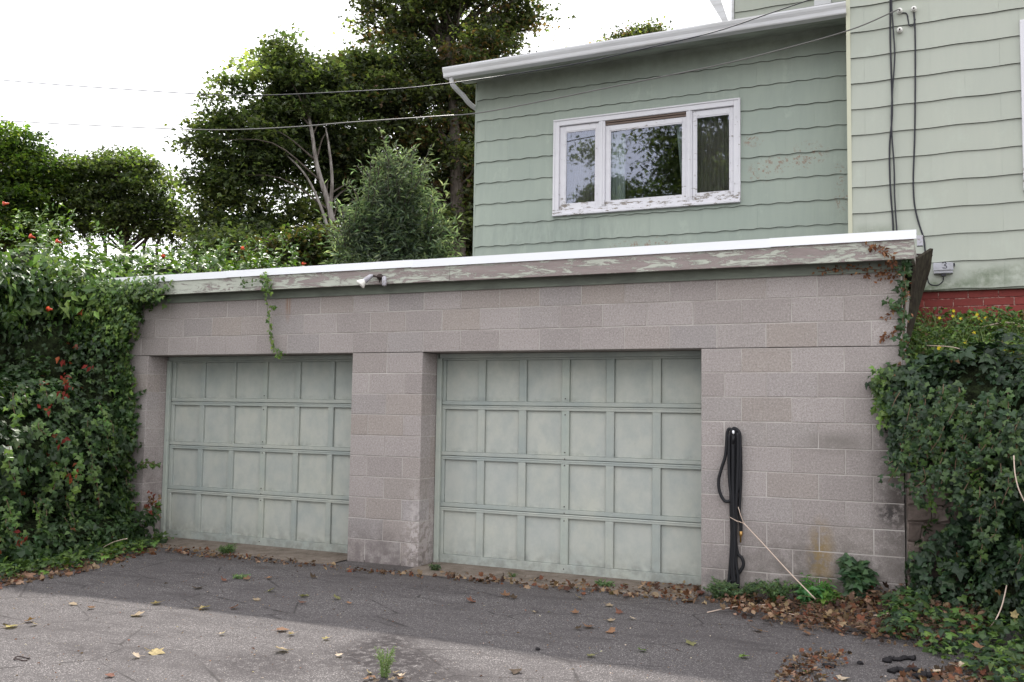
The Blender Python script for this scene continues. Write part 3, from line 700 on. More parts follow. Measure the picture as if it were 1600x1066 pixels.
# brick foundation under the main wall
fd = ob('foundation', MB().box(8.0-.6, 13.0, MY+.048, MY+.2, 1.5, 2.705), M['brick_joint'], house)
bme = {}
for j in range(8):
    z = 2.700-.0765*(j+1); off = .13*(j % 2)
    x = 7.42 - off
    while x < 9.9:
        key = 's' if False else 'f'
        if key not in bme:
            mm = MB().bbox(.004, .256, 0, .05, .004, .0725, .003).mesh('brick'); mm.materials.append(M['brick']); bme[key] = mm
        ob('brick', bme[key], None, fd, loc=(x, MY+.042+random.uniform(-.002, .002), z)); x += .26

# big window of the extension
win = ob('window', MB().box(WIN[0]+.05, WIN[1]-.05, EY+.14, EY+.15, WIN[2]+.05, WIN[3]-.05), M['room'], house, label='three part window with flaking white frame and curtains above the garage roof')
room = MB()
room.add([(3.2, EY+.16, 3.2), (7.0, EY+.16, 3.2), (7.0, 5.4, 3.2), (3.2, 5.4, 3.2), (3.2, EY+.16, 5.5), (7.0, EY+.16, 5.5), (7.0, 5.4, 5.5), (3.2, 5.4, 5.5)],
         [(0, 1, 2, 3), (4, 7, 6, 5), (2, 6, 7, 3), (0, 3, 7, 4), (1, 5, 6, 2)])
bpy.data.objects.remove(win)
x0, x1, z0, z1 = WIN
cas = MB(); y0 = EY-.040
cw = .062
for bx in ((x0, x0+cw, z0, z1), (x1-cw, x1, z0, z1), (x0+cw, x1-cw, z1-cw, z1), (x0+cw, x1-cw, z0, z0+.055)):
    cas.bbox(bx[0], bx[1], y0, EY+.10, bx[2], bx[3], .004)
win = ob('window', cas, M['casing'], house, label='three part window with flaking white frame and curtains above the garage roof')
ob('room', room, M['room'], win)
ob('band_moulding', MB().bbox(x0-.012, x1+.012, y0-.012, EY-.006, z1-.004, z1+.014, .003).bbox(x0-.012, x0+.010, y0-.010, EY-.006, z0, z1-.005, .003).bbox(x1-.010, x1+.012, y0-.010, EY-.006, z0, z1-.005, .003), M['casing'], win)
ob('sill', MB().bbox(x0-.01, x1+.01, y0-.022, EY-.003, z0-.018, z0+.012, .004), M['casing'], win)
for a, b in ((4.545, 4.628), (5.602, 5.672)):
    ob('mullion', MB().bbox(a, b, EY-.030, EY+.06, z0+.055, z1-cw, .006), M['casing'], win)
    ob('mullion_bead', MB().bbox((a+b)/2-.014, (a+b)/2+.014, EY-.040, EY-.028, z0+.056, z1-cw-.001, .004), M['casing'], win)
def sash(a, b, top, bot, ga, gb, gt, gb_, ys):
    s = MB()
    s.bbox(a, ga, ys, ys+.03, bot, top, .005); s.bbox(gb, b, ys, ys+.03, bot, top, .005)
    s.bbox(ga, gb, ys, ys+.03, gt, top, .005); s.bbox(ga, gb, ys, ys+.03, bot, gb_, .005)
    so = ob('sash', s, M['sash'], win)
    ob('pane', MB().box(ga-.004, gb+.004, ys+.014, ys+.018, gb_-.004, gt+.004), M['glass'], so)
    st = MB(); e = .012
    st.bbox(ga-.001, ga+e, ys+.004, ys+.013, gb_, gt, .003); st.bbox(gb-e, gb+.001, ys+.004, ys+.013, gb_, gt, .003)
    st.bbox(ga+e, gb-e, ys+.004, ys+.013, gt-e, gt+.001, .003); st.bbox(ga+e, gb-e, ys+.004, ys+.013, gb_-.001, gb_+e, .003)
    ob('glazing_bead', st, M['sash'], so)
sash(4.047, 4.545, 4.918, 3.892, 4.118, 4.508, 4.850, 3.958, EY-.012)
sash(4.628, 5.602, 4.868, 3.892, 4.680, 5.560, 4.805, 3.955, EY-.006)
sash(5.672, 6.143, 4.918, 3.892, 5.712, 6.098, 4.845, 3.958, EY-.012)
ob('head_rail', MB().bbox(4.63, 5.60, EY-.016, EY+.03, 4.870, 4.892, .002).bbox(4.63, 5.60, EY-.022, EY+.03, 4.900, 4.920, .002), M['brown'], win)
def curtain(a, b, zt, zb, y, mat, folds, taper=0.0, top_in=0.0):
    n = max(16, folds*6); mb = MB(); rows = 8; vs = []
    for j in range(rows+1):
        t = j/rows; z = zt+(zb-zt)*t
        for i in range(n+1):
            s = i/n; xa = a + top_in*t; xb = b + taper*t
            vs.append((xa+(xb-xa)*s, y+.022*math.sin(s*folds*2*math.pi+.4*math.sin(7*s))*(1+.2*t), z))
    mb.add(vs, [(j*(n+1)+i, j*(n+1)+i+1, (j+1)*(n+1)+i+1, (j+1)*(n+1)+i) for j in range(rows) for i in range(n)], True)
    return ob('curtain', mb, mat, win)
curtain(4.645, 4.83, 4.90, 3.90, EY+.13, M['curtain'], 4)
curtain(5.44, 5.60, 4.90, 3.90, EY+.13, M['curtain'], 3, 0.0, .09)
curtain(4.07, 4.55, 4.93, 3.90, EY+.12, M['sheer'], 9)
curtain(5.67, 6.15, 4.93, 3.90, EY+.12, M['sheer'], 10)

# ------------------------------------------------------------------ cables and fittings on the main wall
def wire(name, label, cat, pts, r, mat, n=6):
    return prop(ob(name, MB().tube(pts, r, n), mat), label, cat)
A2 = np.array([7.89, 1.94, 5.515])
def plane_pts(A, Bp, px):
    d = Bp-A; nrm = np.array([d[1], -d[0], 0.0]); out = []
    for (u, v) in px:
        rr = ray(u, v); t = np.dot(A-CAM, nrm)/np.dot(rr, nrm); out.append(CAM+rr*t)
    return out
px2 = [(0, 188), (165, 197), (330, 203), (450, 199), (550, 191), (680, 182), (745, 177), (838, 160), (995, 128), (1113, 104), (1200, 83), (1325, 48)]
far2 = at(0, 188, 14.0)
p2 = plane_pts(A2, far2, px2); ext2 = p2[0] + (p2[0]-p2[1])*1.0
lead = [p2[0]+(p2[0]-p2[1])*k + np.array([0, 0, .06*k*k]) for k in (7, 5, 3, 1)]
wire('power_line', 'lower sagging wire tied to the white knob insulator on the light green wall', 'power line', spline(lead+p2+[A2], 6), .0066, M['wire'])
A1 = np.array([7.0, 1.9, 5.9]); far1 = at(0, 125, 14.0)
px1 = [(0, 125), (185, 139), (370, 149), (550, 143), (680, 133), (877, 104), (995, 79), (1113, 51), (1200, 22), (1270, -2), (1330, -24)]
p1 = plane_pts(atY(1330, -24, 1.9), far1, px1)
lead = [p1[0]+(p1[0]-p1[1])*k + np.array([0, 0, .06*k*k]) for k in (7, 5, 3, 1)]
wire('power_line', 'upper dark service wire crossing in front of the white gutter', 'power line', spline(lead+p1+[atY(1392, -48, 1.98)], 6), .0062, M['cable'])
def knob(name, label, u, v):
    p = atY(u, v, MY-.03); t = thing(name, label, 'insulator', (p[0], MY, p[2]))
    ob('porcelain_body', MB().tube([(p[0], MY-.012, p[2]), (p[0], MY-.03, p[2]), (p[0], MY-.045, p[2]), (p[0], MY-.06, p[2])], [.024, .028, .018, .026], 12), M['porcelain'], t)
    ob('screw', MB().tube([(p[0], MY-.058, p[2]), (p[0], MY-.075, p[2])], .008, 8), M['iron'], t)
knob('knob_insulator', 'upper left white porcelain knob where the wire meets the light green wall', 1406, 18)
knob('knob_insulator', 'right white porcelain knob at the top of the single black cable', 1428, 15)
knob('knob_insulator', 'lower white porcelain knob with no wire tied to it', 1406, 48)
def wallc(pts, Y=MY-.022): return [atY(u, v, Y) for u, v in pts]
wire('jumper_wire', 'short bent black wire linking the two upper white knobs', 'cable', spline(wallc([(1404, 21), (1416, 21), (1419, 32), (1421, 40), (1427, 39), (1430, 30)]), 6), .006, M['cable'])
wire('wall_cable', 'left black cable of the pair running down the light green wall', 'cable', spline(wallc([(1390, -80), (1391, 0), (1391, 60), (1393, 130), (1394, 180), (1390, 230), (1391, 290), (1395, 345), (1396, 372)]), 6), .0085, M['cable'])
wire('wall_cable', 'thinner black cable twisting beside the left cable on the light green wall', 'cable', spline(wallc([(1394, -80), (1393, 0), (1396, 50), (1398, 90), (1394, 150), (1393, 200), (1397, 260), (1398, 310), (1402, 372)], MY-.034), 6), .0075, M['cable'])
wire('wall_cable', 'single black cable hanging from the right knob down past the roof corner', 'cable', spline(wallc([(1428, 16), (1430, 60), (1430, 150), (1429, 220), (1427, 280), (1429, 320), (1436, 350), (1443, 372), (1446, 397)]), 6), .008, M['cable'])
# small grey meter box with a handwritten 3
p0 = atY(1459, 412, 1.97); p1_ = atY(1489, 430, 1.97)
bx = thing('cable_box', 'small grey cable box marked 3 on the light green wall above the bricks', 'box', ((p0[0]+p1_[0])/2, MY, p1_[2]))
xa, xb, za, zb = p0[0], p1_[0], p1_[2]+.02, p0[2]
ob('housing', MB().bbox(xa, xb, MY-.085, MY-.014, za, zb, .006), M['grey_plastic'], bx)
ob('lid', MB().bbox(xa-.006, xb+.004, MY-.094, MY-.086, za+.028, zb+.004, .004), M['grey_plastic'], bx)
ob('cable_gland', MB().box((xa+xb)/2-.018, (xa+xb)/2+.022, MY-.07, MY-.03, za-.022, za-.001).box(xb+.001, xb+.02, MY-.06, MY-.03, za+.07, za+.10), M['cable'], bx)
cx_, cz_ = (xa+xb)/2+.012, (za+zb)/2+.026
d3 = [(-.022, .024), (.002, .030), (.014, .016), (-.002, .003), (.016, -.008), (.012, -.026), (-.02, -.022)]
ob('written_number', MB().tube(spline([(cx_+x, MY-.0955, cz_+z) for x, z in d3], 5), .0032, 5), M['cable'], bx)
wire('box_cable', 'thin black cable looping below the small grey box', 'cable', spline(wallc([(1474, 433), (1473, 440), (1464, 446), (1452, 443), (1449, 430), (1448, 415)]), 6), .005, M['cable'])
jb = thing('junction_box', 'small dark junction box tucked behind the garage roof corner', 'box', tuple(atY(1437, 380, 1.2)))
jp = atY(1437, 378, 1.2)
ob('housing', MB().bbox(jp[0]-.022, jp[0]+.028, 1.15, 1.20, jp[2]-.045, jp[2]+.05, .004), M['lamp'], jb)
ob('bracket', MB().tube(spline([atY(1432, 398, 1.16), atY(1443, 398, 1.16), atY(1448, 399, 1.2), atY(1456, 399, 1.3)], 4), .009, 6), M['iron'], jb)
# old plywood sheet leaning beside the roof corner
c4 = [atY(1428, 404, .25), atY(1453, 388, .75), atY(1449, 420, .75), atY(1436, 462, .75), atY(1414, 540, .25)]
c5 = [c+np.array([.025, .03, .0]) for c in c4]
m = MB(); m.add(c4+c5, [(0, 1, 2, 3, 4), (9, 8, 7, 6, 5), (0, 5, 6, 1), (1, 6, 7, 2), (2, 7, 8, 3), (3, 8, 9, 4), (4, 9, 5, 0)])
prop(ob('plywood_sheet', m, M['plywood']), 'dark weathered plywood sheet leaning behind the right corner of the garage', 'board')

# ------------------------------------------------------------------ flood lamp on the fascia
lp = thing('flood_lamp', 'twin socket outdoor lamp with one white bulb on the peeling fascia', 'lamp', (3.3, -.16, 2.73))
def fy(u, v, Y=-.21): return atY(u, v, Y)
cl = fy(594, 433, -.17)
ob('mount', MB().tube([(cl[0], -.160, cl[2]), (cl[0], -.185, cl[2])], .030, 12).tube([(cl[0], -.18, cl[2]), (cl[0], -.215, cl[2]+.002)], .014, 8).tube([(cl[0], -.175, cl[2]), (cl[0], -.178, cl[2]-.055)], .006, 6), M['iron'], lp)
ob('arm', MB().tube([fy(596, 433), fy(588, 432), fy(582, 431)], [.009, .008, .012], 8).tube([fy(594, 433), fy(601, 432)], [.009, .014], 8), M['iron'], lp)
ob('socket', MB().tube([fy(583, 430), fy(579, 432, -.225), fy(570, 439, -.24), fy(568, 441, -.245)], [.010, .023, .026, .023], 12), M['lamp'], lp)
ob('bulb', MB().tube([fy(571, 438, -.24), fy(568, 440, -.25), fy(563.5, 444, -.265), fy(562, 445.5, -.27)], [.016, .028, .052, .044], 16), M['bulb'], lp)
ob('socket', MB().tube([fy(600.5, 431), fy(600.5, 434), fy(600.5, 446), fy(600.5, 447)], [.010, .023, .023, .019], 12), M['lamp'], lp)

# ------------------------------------------------------------------ hose on its hook
def hp(pts, Y=-.035): # points of the hose, read in an enlarged crop of the wall
    return [atY(1090+x/3.552, 640+y/3.552, Y if not isinstance(Y, list) else Y[i]) for i, (x, y) in enumerate(pts)]
hs = thing('garden_hose', 'black hose hanging in loops from a hook on the block wall', 'hose', (6.68, -.03, .1))
loops = [([(200, 135), (180, 108), (165, 130), (155, 250), (135, 320), (117, 390), (122, 455), (148, 505), (178, 508), (205, 480), (226, 430), (234, 330), (236, 200), (232, 130), (205, 104), (190, 118)], -.040),
         ([(186, 125), (183, 250), (184, 400), (186, 560), (190, 700), (184, 830), (176, 930), (172, 962)], -.030),
         ([(172, 962), (196, 945), (232, 905), (254, 862), (246, 825), (222, 795), (208, 700), (206, 560), (208, 400), (205, 250), (212, 130), (200, 112), (188, 128)], -.034),
         ([(222, 128), (224, 250), (220, 400), (214, 520), (212, 650), (210, 760), (214, 860), (224, 920), (224, 990)], -.052),
         ([(176, 140), (174, 260), (178, 400), (192, 520), (200, 650), (196, 800), (190, 900), (202, 985), (185, 1010), (160, 1000), (150, 985)], -.050),
         ([(196, 140), (196, 260), (196, 420), (202, 600), (206, 760), (200, 880), (206, 960)], -.060),
         ([(236, 180), (240, 330), (236, 470), (232, 560), (240, 640), (240, 680)], -.030)]
for pts, Y in loops:
    ob('hose_loop', MB().tube(spline(hp(pts, Y), 7), .0135, 9), M['rubber'], hs)
ob('fitting', MB().tube(hp([(240, 675), (240, 700), (239, 705), (238, 738)], -.03), [.014, .014, .007, .006], 10), M['brass'], hs)
ob('hook', MB().tube(hp([(198, 120), (198, 122), (198, 135)], [0.0, -.075, -.085]), [.010, .010, .008], 8), M['white_metal'], hs)
ob('handle', MB().tube(hp([(200, 145), (196, 190)], -.070), [.012, .010], 8), M['rubber'], hs)
st = MB()
st.tube(spline([atY(1090+255/3.552, 640+630/3.552, -.09), atY(1090+340/3.552, 640+720/3.552, -.14), atY(1090+400/3.552, 640+785/3.552, -.19), atY(1090+520/3.552, 640+915/3.552, -.28), atY(1274, 936, -.36)], 6), [.0048]*25, 7)
st.tube([atY(1090+225/3.552, 640+540/3.552, -.08), atY(1090+240/3.552, 640+590/3.552, -.085), atY(1090+256/3.552, 640+631/3.552, -.09)], [.003, .0035, .0045], 6)
st.tube([atY(1090+178/3.552, 640+597/3.552, -.085), atY(1090+215/3.552, 640+618/3.552, -.088), atY(1090+256/3.552, 640+631/3.552, -.09)], [.0025, .0035, .0045], 6)
prop(ob('forked_stick', st, M['stick']), 'long pale forked stick leaning on the black hose', 'stick')
def stick(name, label, pts, r=.0038, mat='stick'):
    prop(ob(name, MB().tube(spline(pts, 5), r, 6), M[mat]), label, 'stick')
def gp(u, v, h=.01):
    p = atZ(u, v, 0)
    for _ in range(6): p = atZ(u, v, gz(p[0], p[1])+h)
    if p[1] > -.07: p = atY(u, v, -.07); p[2] = gz(p[0], -.07)+h
    return p
stick('dry_stick', 'pale dry stick lying on the asphalt edge, left one below the hose', [gp(1105, 957, .02), gp(1150, 948, .03), gp(1210, 944, .03)])
stick('dry_stick', 'pale dry stick crossing the other one on the leaf litter below the hose', [gp(1145, 936, .03), gp(1170, 943, .03), gp(1245, 962, .03)])
stick('dry_stick', 'thin grey stick on the brown litter in front of the small ivy clump', [gp(1365, 962, .04), gp(1405, 957, .05)], .0045)
stick('dead_vine', 'long bare curved vine hanging over the dark ivy near the right edge of the photo', [atY(1584, 712, -.85), atY(1586, 740, -.88), atY(1592, 765, -.9), atY(1604, 790, -.9)], .004)
stick('dead_vine', 'bare pale stem sloping down through the lower right ivy to the ground', [atY(1573, 915, -.62), atY(1566, 945, -.70), atY(1556, 968, -.78), gp(1543, 985, .04)], .0045)
stick('dead_vine', 'bare pale twig curving out of the left ivy near its foot', [atY(98, 832, -.9)+np.array([.9, 0, 0]), atY(75, 836, -.9)+np.array([.95, 0, 0]), atY(58, 845, -.9)+np.array([.95, 0, 0]), atY(50, 856, -.9)+np.array([.95, 0, 0])], .004)

# ------------------------------------------------------------------ retaining wall right of the garage
rwl = thing('retaining_wall', 'low wall of dark reddish stones half hidden by ivy right of the garage', 'wall', (9, .1, 0))
ob('wall_bed', MB().box(7.96, 16, .016, .25, -.1, 1.70), M['stone'], rwl)
z = -.02
while z < 1.66:
    hh = random.uniform(.09, .17); x = 7.965-random.uniform(0, .0)
    while x < 9.4:
        ww = random.uniform(.08, .30); c = random.uniform(.012, .022); m = MB()
        j = lambda: random.uniform(-.016, .016)
        x1_, z1_ = x+ww-.006, min(z+hh-.006, 1.70); y_ = random.uniform(-.03, .0)
        m.add([(x+c+j(), y_+j()*.5, z+c+j()), (x1_-c+j(), y_+j()*.5, z+c+j()), (x1_-c+j(), y_+j()*.5, z1_-c+j()), (x+c+j(), y_+j()*.5, z1_-c+j()),
               (x, y_+.03, z), (x1_, y_+.03, z), (x1_, y_+.03, z1_), (x, y_+.03, z1_), (x, .05, z), (x1_, .05, z), (x1_, .05, z1_), (x, .05, z1_)],
              [(0, 1, 2, 3), (0, 4, 5, 1), (1, 5, 6, 2), (2, 6, 7, 3), (3, 7, 4, 0), (4, 8, 9, 5), (5, 9, 10, 6), (6, 10, 11, 7), (7, 11, 8, 4)])
        ob('stone', m, M['stone'], rwl); x += ww
    z += hh

# ------------------------------------------------------------------ greenery on the left
G_DK = [(0.020, 0.045, 0.014), (0.030, 0.062, 0.020), (0.045, 0.085, 0.024), (0.07, 0.12, 0.03)]
G_LT = [(0.085, 0.15, 0.03), (0.12, 0.20, 0.035), (0.17, 0.25, 0.05), (0.06, 0.12, 0.03)]
left = thing('creeper_bank', 'tall dense bank of dark creeper left of the garage with red leaves', 'creeper', (-.5, -1, 0))
LB = [(-.60, -2.3, .85, .95, 1.5, 1.05), (-.56, -.85, .80, .72, .95, 1.0), (-.30, -1.3, .12, .85, 1.6, .30), (-.46, -.12, 1.25, .36, .42, 1.30),
      (-.55, -3.6, .7, .9, 1.3, 1.0)]
UB = [(-1.45, -1.9, 2.65, .85, 1.3, .70), (-1.55, -.4, 2.55, .85, 1.1, .60), (-1.5, -3.0, 2.3, .8, 1.2, .8)]
HB = [(-1.0, .3, 1.9, .45, .7, .85), (-1.7, .4, 1.9, .6, .9, 1.0), (-2.7, 1.0, 2.0, .9, 1.1, 1.1), (-1.25, -1.6, 1.95, .55, 1.6, .75), (-1.1, -.3, 1.9, .6, .8, .8), (-1.3, -3.0, 1.8, .6, 1.2, .7)]
core('inner_shade_core', left, LB+UB, .80)
core('hollow_shade_core', left, HB, .72)
vine_mass('hollow_foliage', left, HB, 8000, T_IVY, .068, G_DK, p=[.4, .35, .2, .05])
vine_mass('foliage', left, LB[:4], 31000, T_IVY, .066, G_DK+[(0.22, 0.05, 0.02)], p=[.30, .32, .25, .12, .01], keepf=lambda P: (P[:, 2] > -.02) & ~((P[:, 0] > -.20) & (P[:, 1] > -.03)) & (P[:, 0] > -1.6))
tv = thing('trumpet_vine', 'trumpet vine with orange red flowers sprawling over the top of the left bank', 'creeper', (-1.2, -.5, 2))
vine_mass('foliage', tv, UB, 22000, T_OVAL, .085, G_DK[1:]+G_LT, p=[.34, .30, .18, .05, .03, .03, .07], keepf=lambda P: P[:, 0] > -2.6)
def lit_ridge(u, v, D, r, rz): p = at(u, v, D); return (p[0], p[1], p[2]-rz, r, r, rz)
RB = [lit_ridge(40, 372, 11.2, .75, .55), lit_ridge(105, 398, 11.4, .7, .5), lit_ridge(180, 402, 12.5, .8, .5), lit_ridge(255, 398, 13.2, .8, .55), lit_ridge(330, 402, 13.8, .8, .5), lit_ridge(395, 405, 14.4, .7, .5), lit_ridge(290, 425, 12, .7, .5), lit_ridge(150, 425, 11.2, .7, .45), lit_ridge(440, 425, 15, .7, .4)]
core('inner_shade_core', tv, RB, .7)
vine_mass('roof_foliage', tv, RB, 17000, T_OVAL, .095, G_LT+G_DK[2:], p=[.26, .22, .14, .16, .12, .10], bump=.25)
# loose shoots reaching above the bank
sh = MB(); arrs = []
for k in range(46):
    u = random.uniform(5, 470); v0 = 345 + u*.16 + random.uniform(0, 25) if u < 150 else 400 + random.uniform(0, 20)
    D = 11.3 + u*.008; hgt = random.uniform(.12, .42)
    b_ = at(u, v0, D); tdir = np.array([random.uniform(-.25, .25), random.uniform(-.2, .2), hgt])
    arrs.append(strand([b_, b_+tdir*.5+np.array([random.uniform(-.04, .04), 0, 0]), b_+tdir], .085, T_OVAL, G_LT, .035, sh, .004, (0, -.5, .8), .03, .5))
ob('shoot_leaves', np_mesh('shoot_leaves', *join_arrays(arrs)), M['ivy'], tv, kind='stuff')
ob('shoot_stems', sh, M['green_stem'], tv, kind='stuff')
def flower(u, v, D, s=.055):
    c = at(u, v, D); m = MB(); d = Vector((random.uniform(-.5, .5), -1, random.uniform(-.3, .4))).normalized()
    p = Vector(c); m.tube([p-d*.0, p+d*s*.9, p+d*s*1.3], [s*.16, s*.30, s*.62], 7)
    ob('flower', m, M['flower'], tv)
t = NT('orange_red_petal'); M['flower'] = t.fin(t.mix(t.noise(30, 3), (0.42, 0.03, 0.015), (0.60, 0.10, 0.03)), .6, .3)
for u, v, D in [(55, 372, 10.7), (96, 380, 10.9), (14, 318, 11), (82, 484, 10.0), (258, 400, 12.5), (382, 390, 13.4), (478, 412, 14.0)]:
    flower(u, v, D, .048)
# climbing creeper on the garage corner and fascia
cr = thing('corner_creeper', 'green creeper climbing the left corner of the garage onto its white roof edge', 'creeper', (0, -.1, 0))
poly = [(128, 446), (150, 436), (200, 440), (262, 440), (268, 452), (262, 462), (232, 468), (214, 486), (202, 512), (192, 545), (190, 580), (198, 600), (205, 640), (208, 668), (198, 700), (196, 740), (198, 790), (207, 820), (222, 846), (120, 860), (110, 700), (120, 560)]
PG = np.array([(atY(u, v, -.12)[0], atY(u, v, -.12)[2]) for u, v in poly])
def inside(P, G):
    x, z = P[:, 0], P[:, 1]; c = np.zeros(len(P), bool); n = len(G)
    for i in range(n):
        x1, z1 = G[i]; x2, z2 = G[(i+1) % n]
        c ^= ((z1 > z) != (z2 > z)) & (x < (x2-x1)*(z-z1)/(z2-z1+1e-12)+x1)
    return c
def wall_leaves(G, n, y0, y1, tmpl, size, cols, p=None, edge=.05):
    lo, hi = G.min(0), G.max(0); Q = rng.uniform(lo, hi, (n*4, 2)); J = Q + rng.normal(0, edge, Q.shape)
    Q = Q[inside(J, G)][:n]; n = len(Q)
    P = np.stack([Q[:, 0], rng.uniform(y0, y1, n), Q[:, 1]], 1)
    nn = unit(np.array([.15, -1, .45]) + rng.normal(0, .38, (n, 3))); tt = np.array([.0, 0, -1]) + rng.normal(0, .5, (n, 3))
    g = (np.floor(P*5).astype(int) * np.array([73856093, 19349663, 83492791])).sum(1) % 997
    C = pal(cols, n, .25, p=p) * (.7+.6*((g*37 % 101)/100.0))[:, None]
    return leaf_arrays(tmpl, P, nn, tt, rng.uniform(.6, 1.25, n)*size, C)
top = np.array([(atY(u, v, -.2)[0], atY(u, v, -.2)[2]) for u, v in [(125, 440), (160, 434), (200, 442), (255, 440), (268, 450), (240, 462), (200, 470), (215, 500), (190, 540), (130, 540), (122, 480)]])
a1 = wall_leaves(PG, 5200, -.16, -.01, T_IVY, .058, G_DK+G_LT[:1], p=[.2, .3, .3, .12, .08])
a2 = wall_leaves(PG, 1600, -.26, -.10, T_IVY, .062, G_DK[1:]+G_LT[:2], p=[.25, .3, .2, .15, .1])
a3 = wall_leaves(top, 1500, -.34, -.17, T_IVY, .055, G_LT+G_DK[2:], p=[.25, .15, .1, .2, .15, .15])
ob('foliage', np_mesh('foliage', *join_arrays([a1, a2, a3])), M['ivy'], cr, kind='stuff')
sm = MB(); ar = []
ar.append(strand([atY(205, 738, -.1), atY(215, 730, -.08), atY(230, 722, -.08), atY(246, 727, -.08)], .05, T_IVY, G_DK[1:]+G_LT[:1], .011, sm, .004, spread=.018))
ar.append(strand([atY(205, 838, -.12), atY(222, 822, -.12), atY(238, 806, -.1), atY(250, 784, -.08)], .052, T_IVY, G_DK[1:3]+G_LT[:1], .009, sm, .004, spread=.02))
ar.append(strand([atY(205, 620, -.1), atY(207, 600, -.08), atY(204, 590, -.06)], .055, T_IVY, G_LT[:2]+G_DK[2:], .012, sm, .004, spread=.02))
for k in range(26):    # sprays that stand off the wall edge
    i = random.randrange(8, 17); u, v = poly[i]; u += random.uniform(-10, 3); v += random.uniform(-20, 20)
    e = (u+random.uniform(4, 17), v+random.uniform(-14, 26))
    ar.append(strand([atY(u-6, v, -.1), atY((u+e[0])/2, (v+e[1])/2-2, -.13), atY(e[0], e[1], -.1)], .055, T_IVY, G_DK[1:]+G_LT[:2], .02, sm, .003, spread=.02))
ob('shoots', np_mesh('shoots', *join_arrays(ar)), M['ivy'], cr, kind='stuff')
ob('stems', sm, M['stem'], cr, kind='stuff')
rl = wall_leaves(np.array([(atY(u, v, -.3)[0], atY(u, v, -.3)[2]) for u, v in [(206, 770), (222, 775), (226, 800), (208, 812)]]), 45, -.12, -.05, T_IVY, .05, [(0.20, 0.04, 0.025), (0.16, 0.09, 0.04)])
ob('red_leaves', np_mesh('red_leaves', *rl), M['ivy'], cr, kind='stuff', label='small group of reddened leaves')
# red autumn leaves scattered in the bank
RP = []
for u, v, X, n_ in [(104, 590, .10, 12), (104, 606, .12, 12), (100, 617, .12, 9), (78, 632, .3, 7), (98, 686, .3, 6), (118, 737, .35, 9), (120, 731, .35, 5), (30, 838, .5, 10), (36, 845, .5, 8), (178, 850, .4, 5), (75, 638, .3, 5), (142, 570, 0.0, 6), (96, 560, -.1, 6)]:
    rr = ray(u, v); tt_ = (X-CAM[0])/rr[0]; c = CAM+rr*tt_
    RP.append(c + rng.normal(0, .03, (max(2, n_//2), 3)))
RP = np.concatenate(RP); n = len(RP)
ob('red_leaves', leaf_mesh('red_leaves', T_OVAL, RP, unit(np.array([.3, -1, .5])+rng.normal(0, .3, (n, 3))), rng.normal(0, .5, (n, 3))+np.array([0, 0, -1]), rng.uniform(.05, .085, n), pal([(.20, .02, .015), (.24, .06, .025), (.16, .018, .015)], n)), M['petal'], left, kind='stuff', label='scattered red autumn leaves')
sm = MB(); ar = []
for k in range(36):
    u = random.uniform(0, 200); v = random.uniform(590, 850); X = .42 - .0022*u + random.uniform(-.05, .08)
    def ax(u, v): rr_ = ray(u, v); return CAM + rr_*((X-CAM[0])/rr_[0])
    l = random.uniform(22, 60)
    ar.append(strand([ax(u, v), ax(u+random.uniform(-6, 8), v+l*.5)+np.array([.04, 0, 0]), ax(u+random.uniform(-8, 16), v+l)+np.array([.05, 0, 0])], random.uniform(.045, .075), T_IVY, random.choice([G_LT[:2]+G_DK[2:], G_DK[1:], [(0.08, 0.15, 0.035), (0.11, 0.19, 0.045)]]), .016, sm, .003, (1, -.6, .4), .022))
ob('hanging_strands', np_mesh('hanging_strands', *join_arrays(ar)), M['ivy'], left, kind='stuff'); ob('strand_stems', sm, M['stem'], left, kind='stuff')
# low ivy and weeds along the foot of the left bank
def ground_leaves(G, n, z0, z1, tmpl, size, cols, p=None, edge=.05, flat=1.0):
    lo, hi = G.min(0), G.max(0); Q = rng.uniform(lo, hi, (n*4, 2)); J = Q + rng.normal(0, edge, Q.shape)
    Q = Q[inside(J, G)][:n]; n = len(Q)
    gz_ = np.array([gz(x, y) for x, y in Q])
    P = np.stack([Q[:, 0], Q[:, 1], gz_+rng.uniform(z0, z1, n)], 1)
    nn = unit(np.array([0, -.2, flat]) + rng.normal(0, .4 if tmpl is not T_MAPLE else .75, (n, 3))); tt = rng.normal(0, 1, (n, 3))
    return leaf_arrays(tmpl, P, nn, tt, np.clip(rng.lognormal(-.15, .4, n), .35, 1.8)*size, pal(cols, n, .3, p=p))
def gpoly(px): return np.array([atZ(u, v, 0)[:2] for u, v in px])
skirt = ground_leaves(gpoly([(-60, 860), (60, 850), (200, 838), (222, 848), (262, 840), (255, 850), (215, 862), (170, 872), (90, 890), (30, 900), (-60, 915)]), 2600, .0, .10, T_IVY, .055, G_LT[:2]+G_DK[1:], p=[.3, .2, .15, .2, .15])
ob('low_leaves', np_mesh('low_leaves', *skirt), M['ivy'], left, kind='stuff')
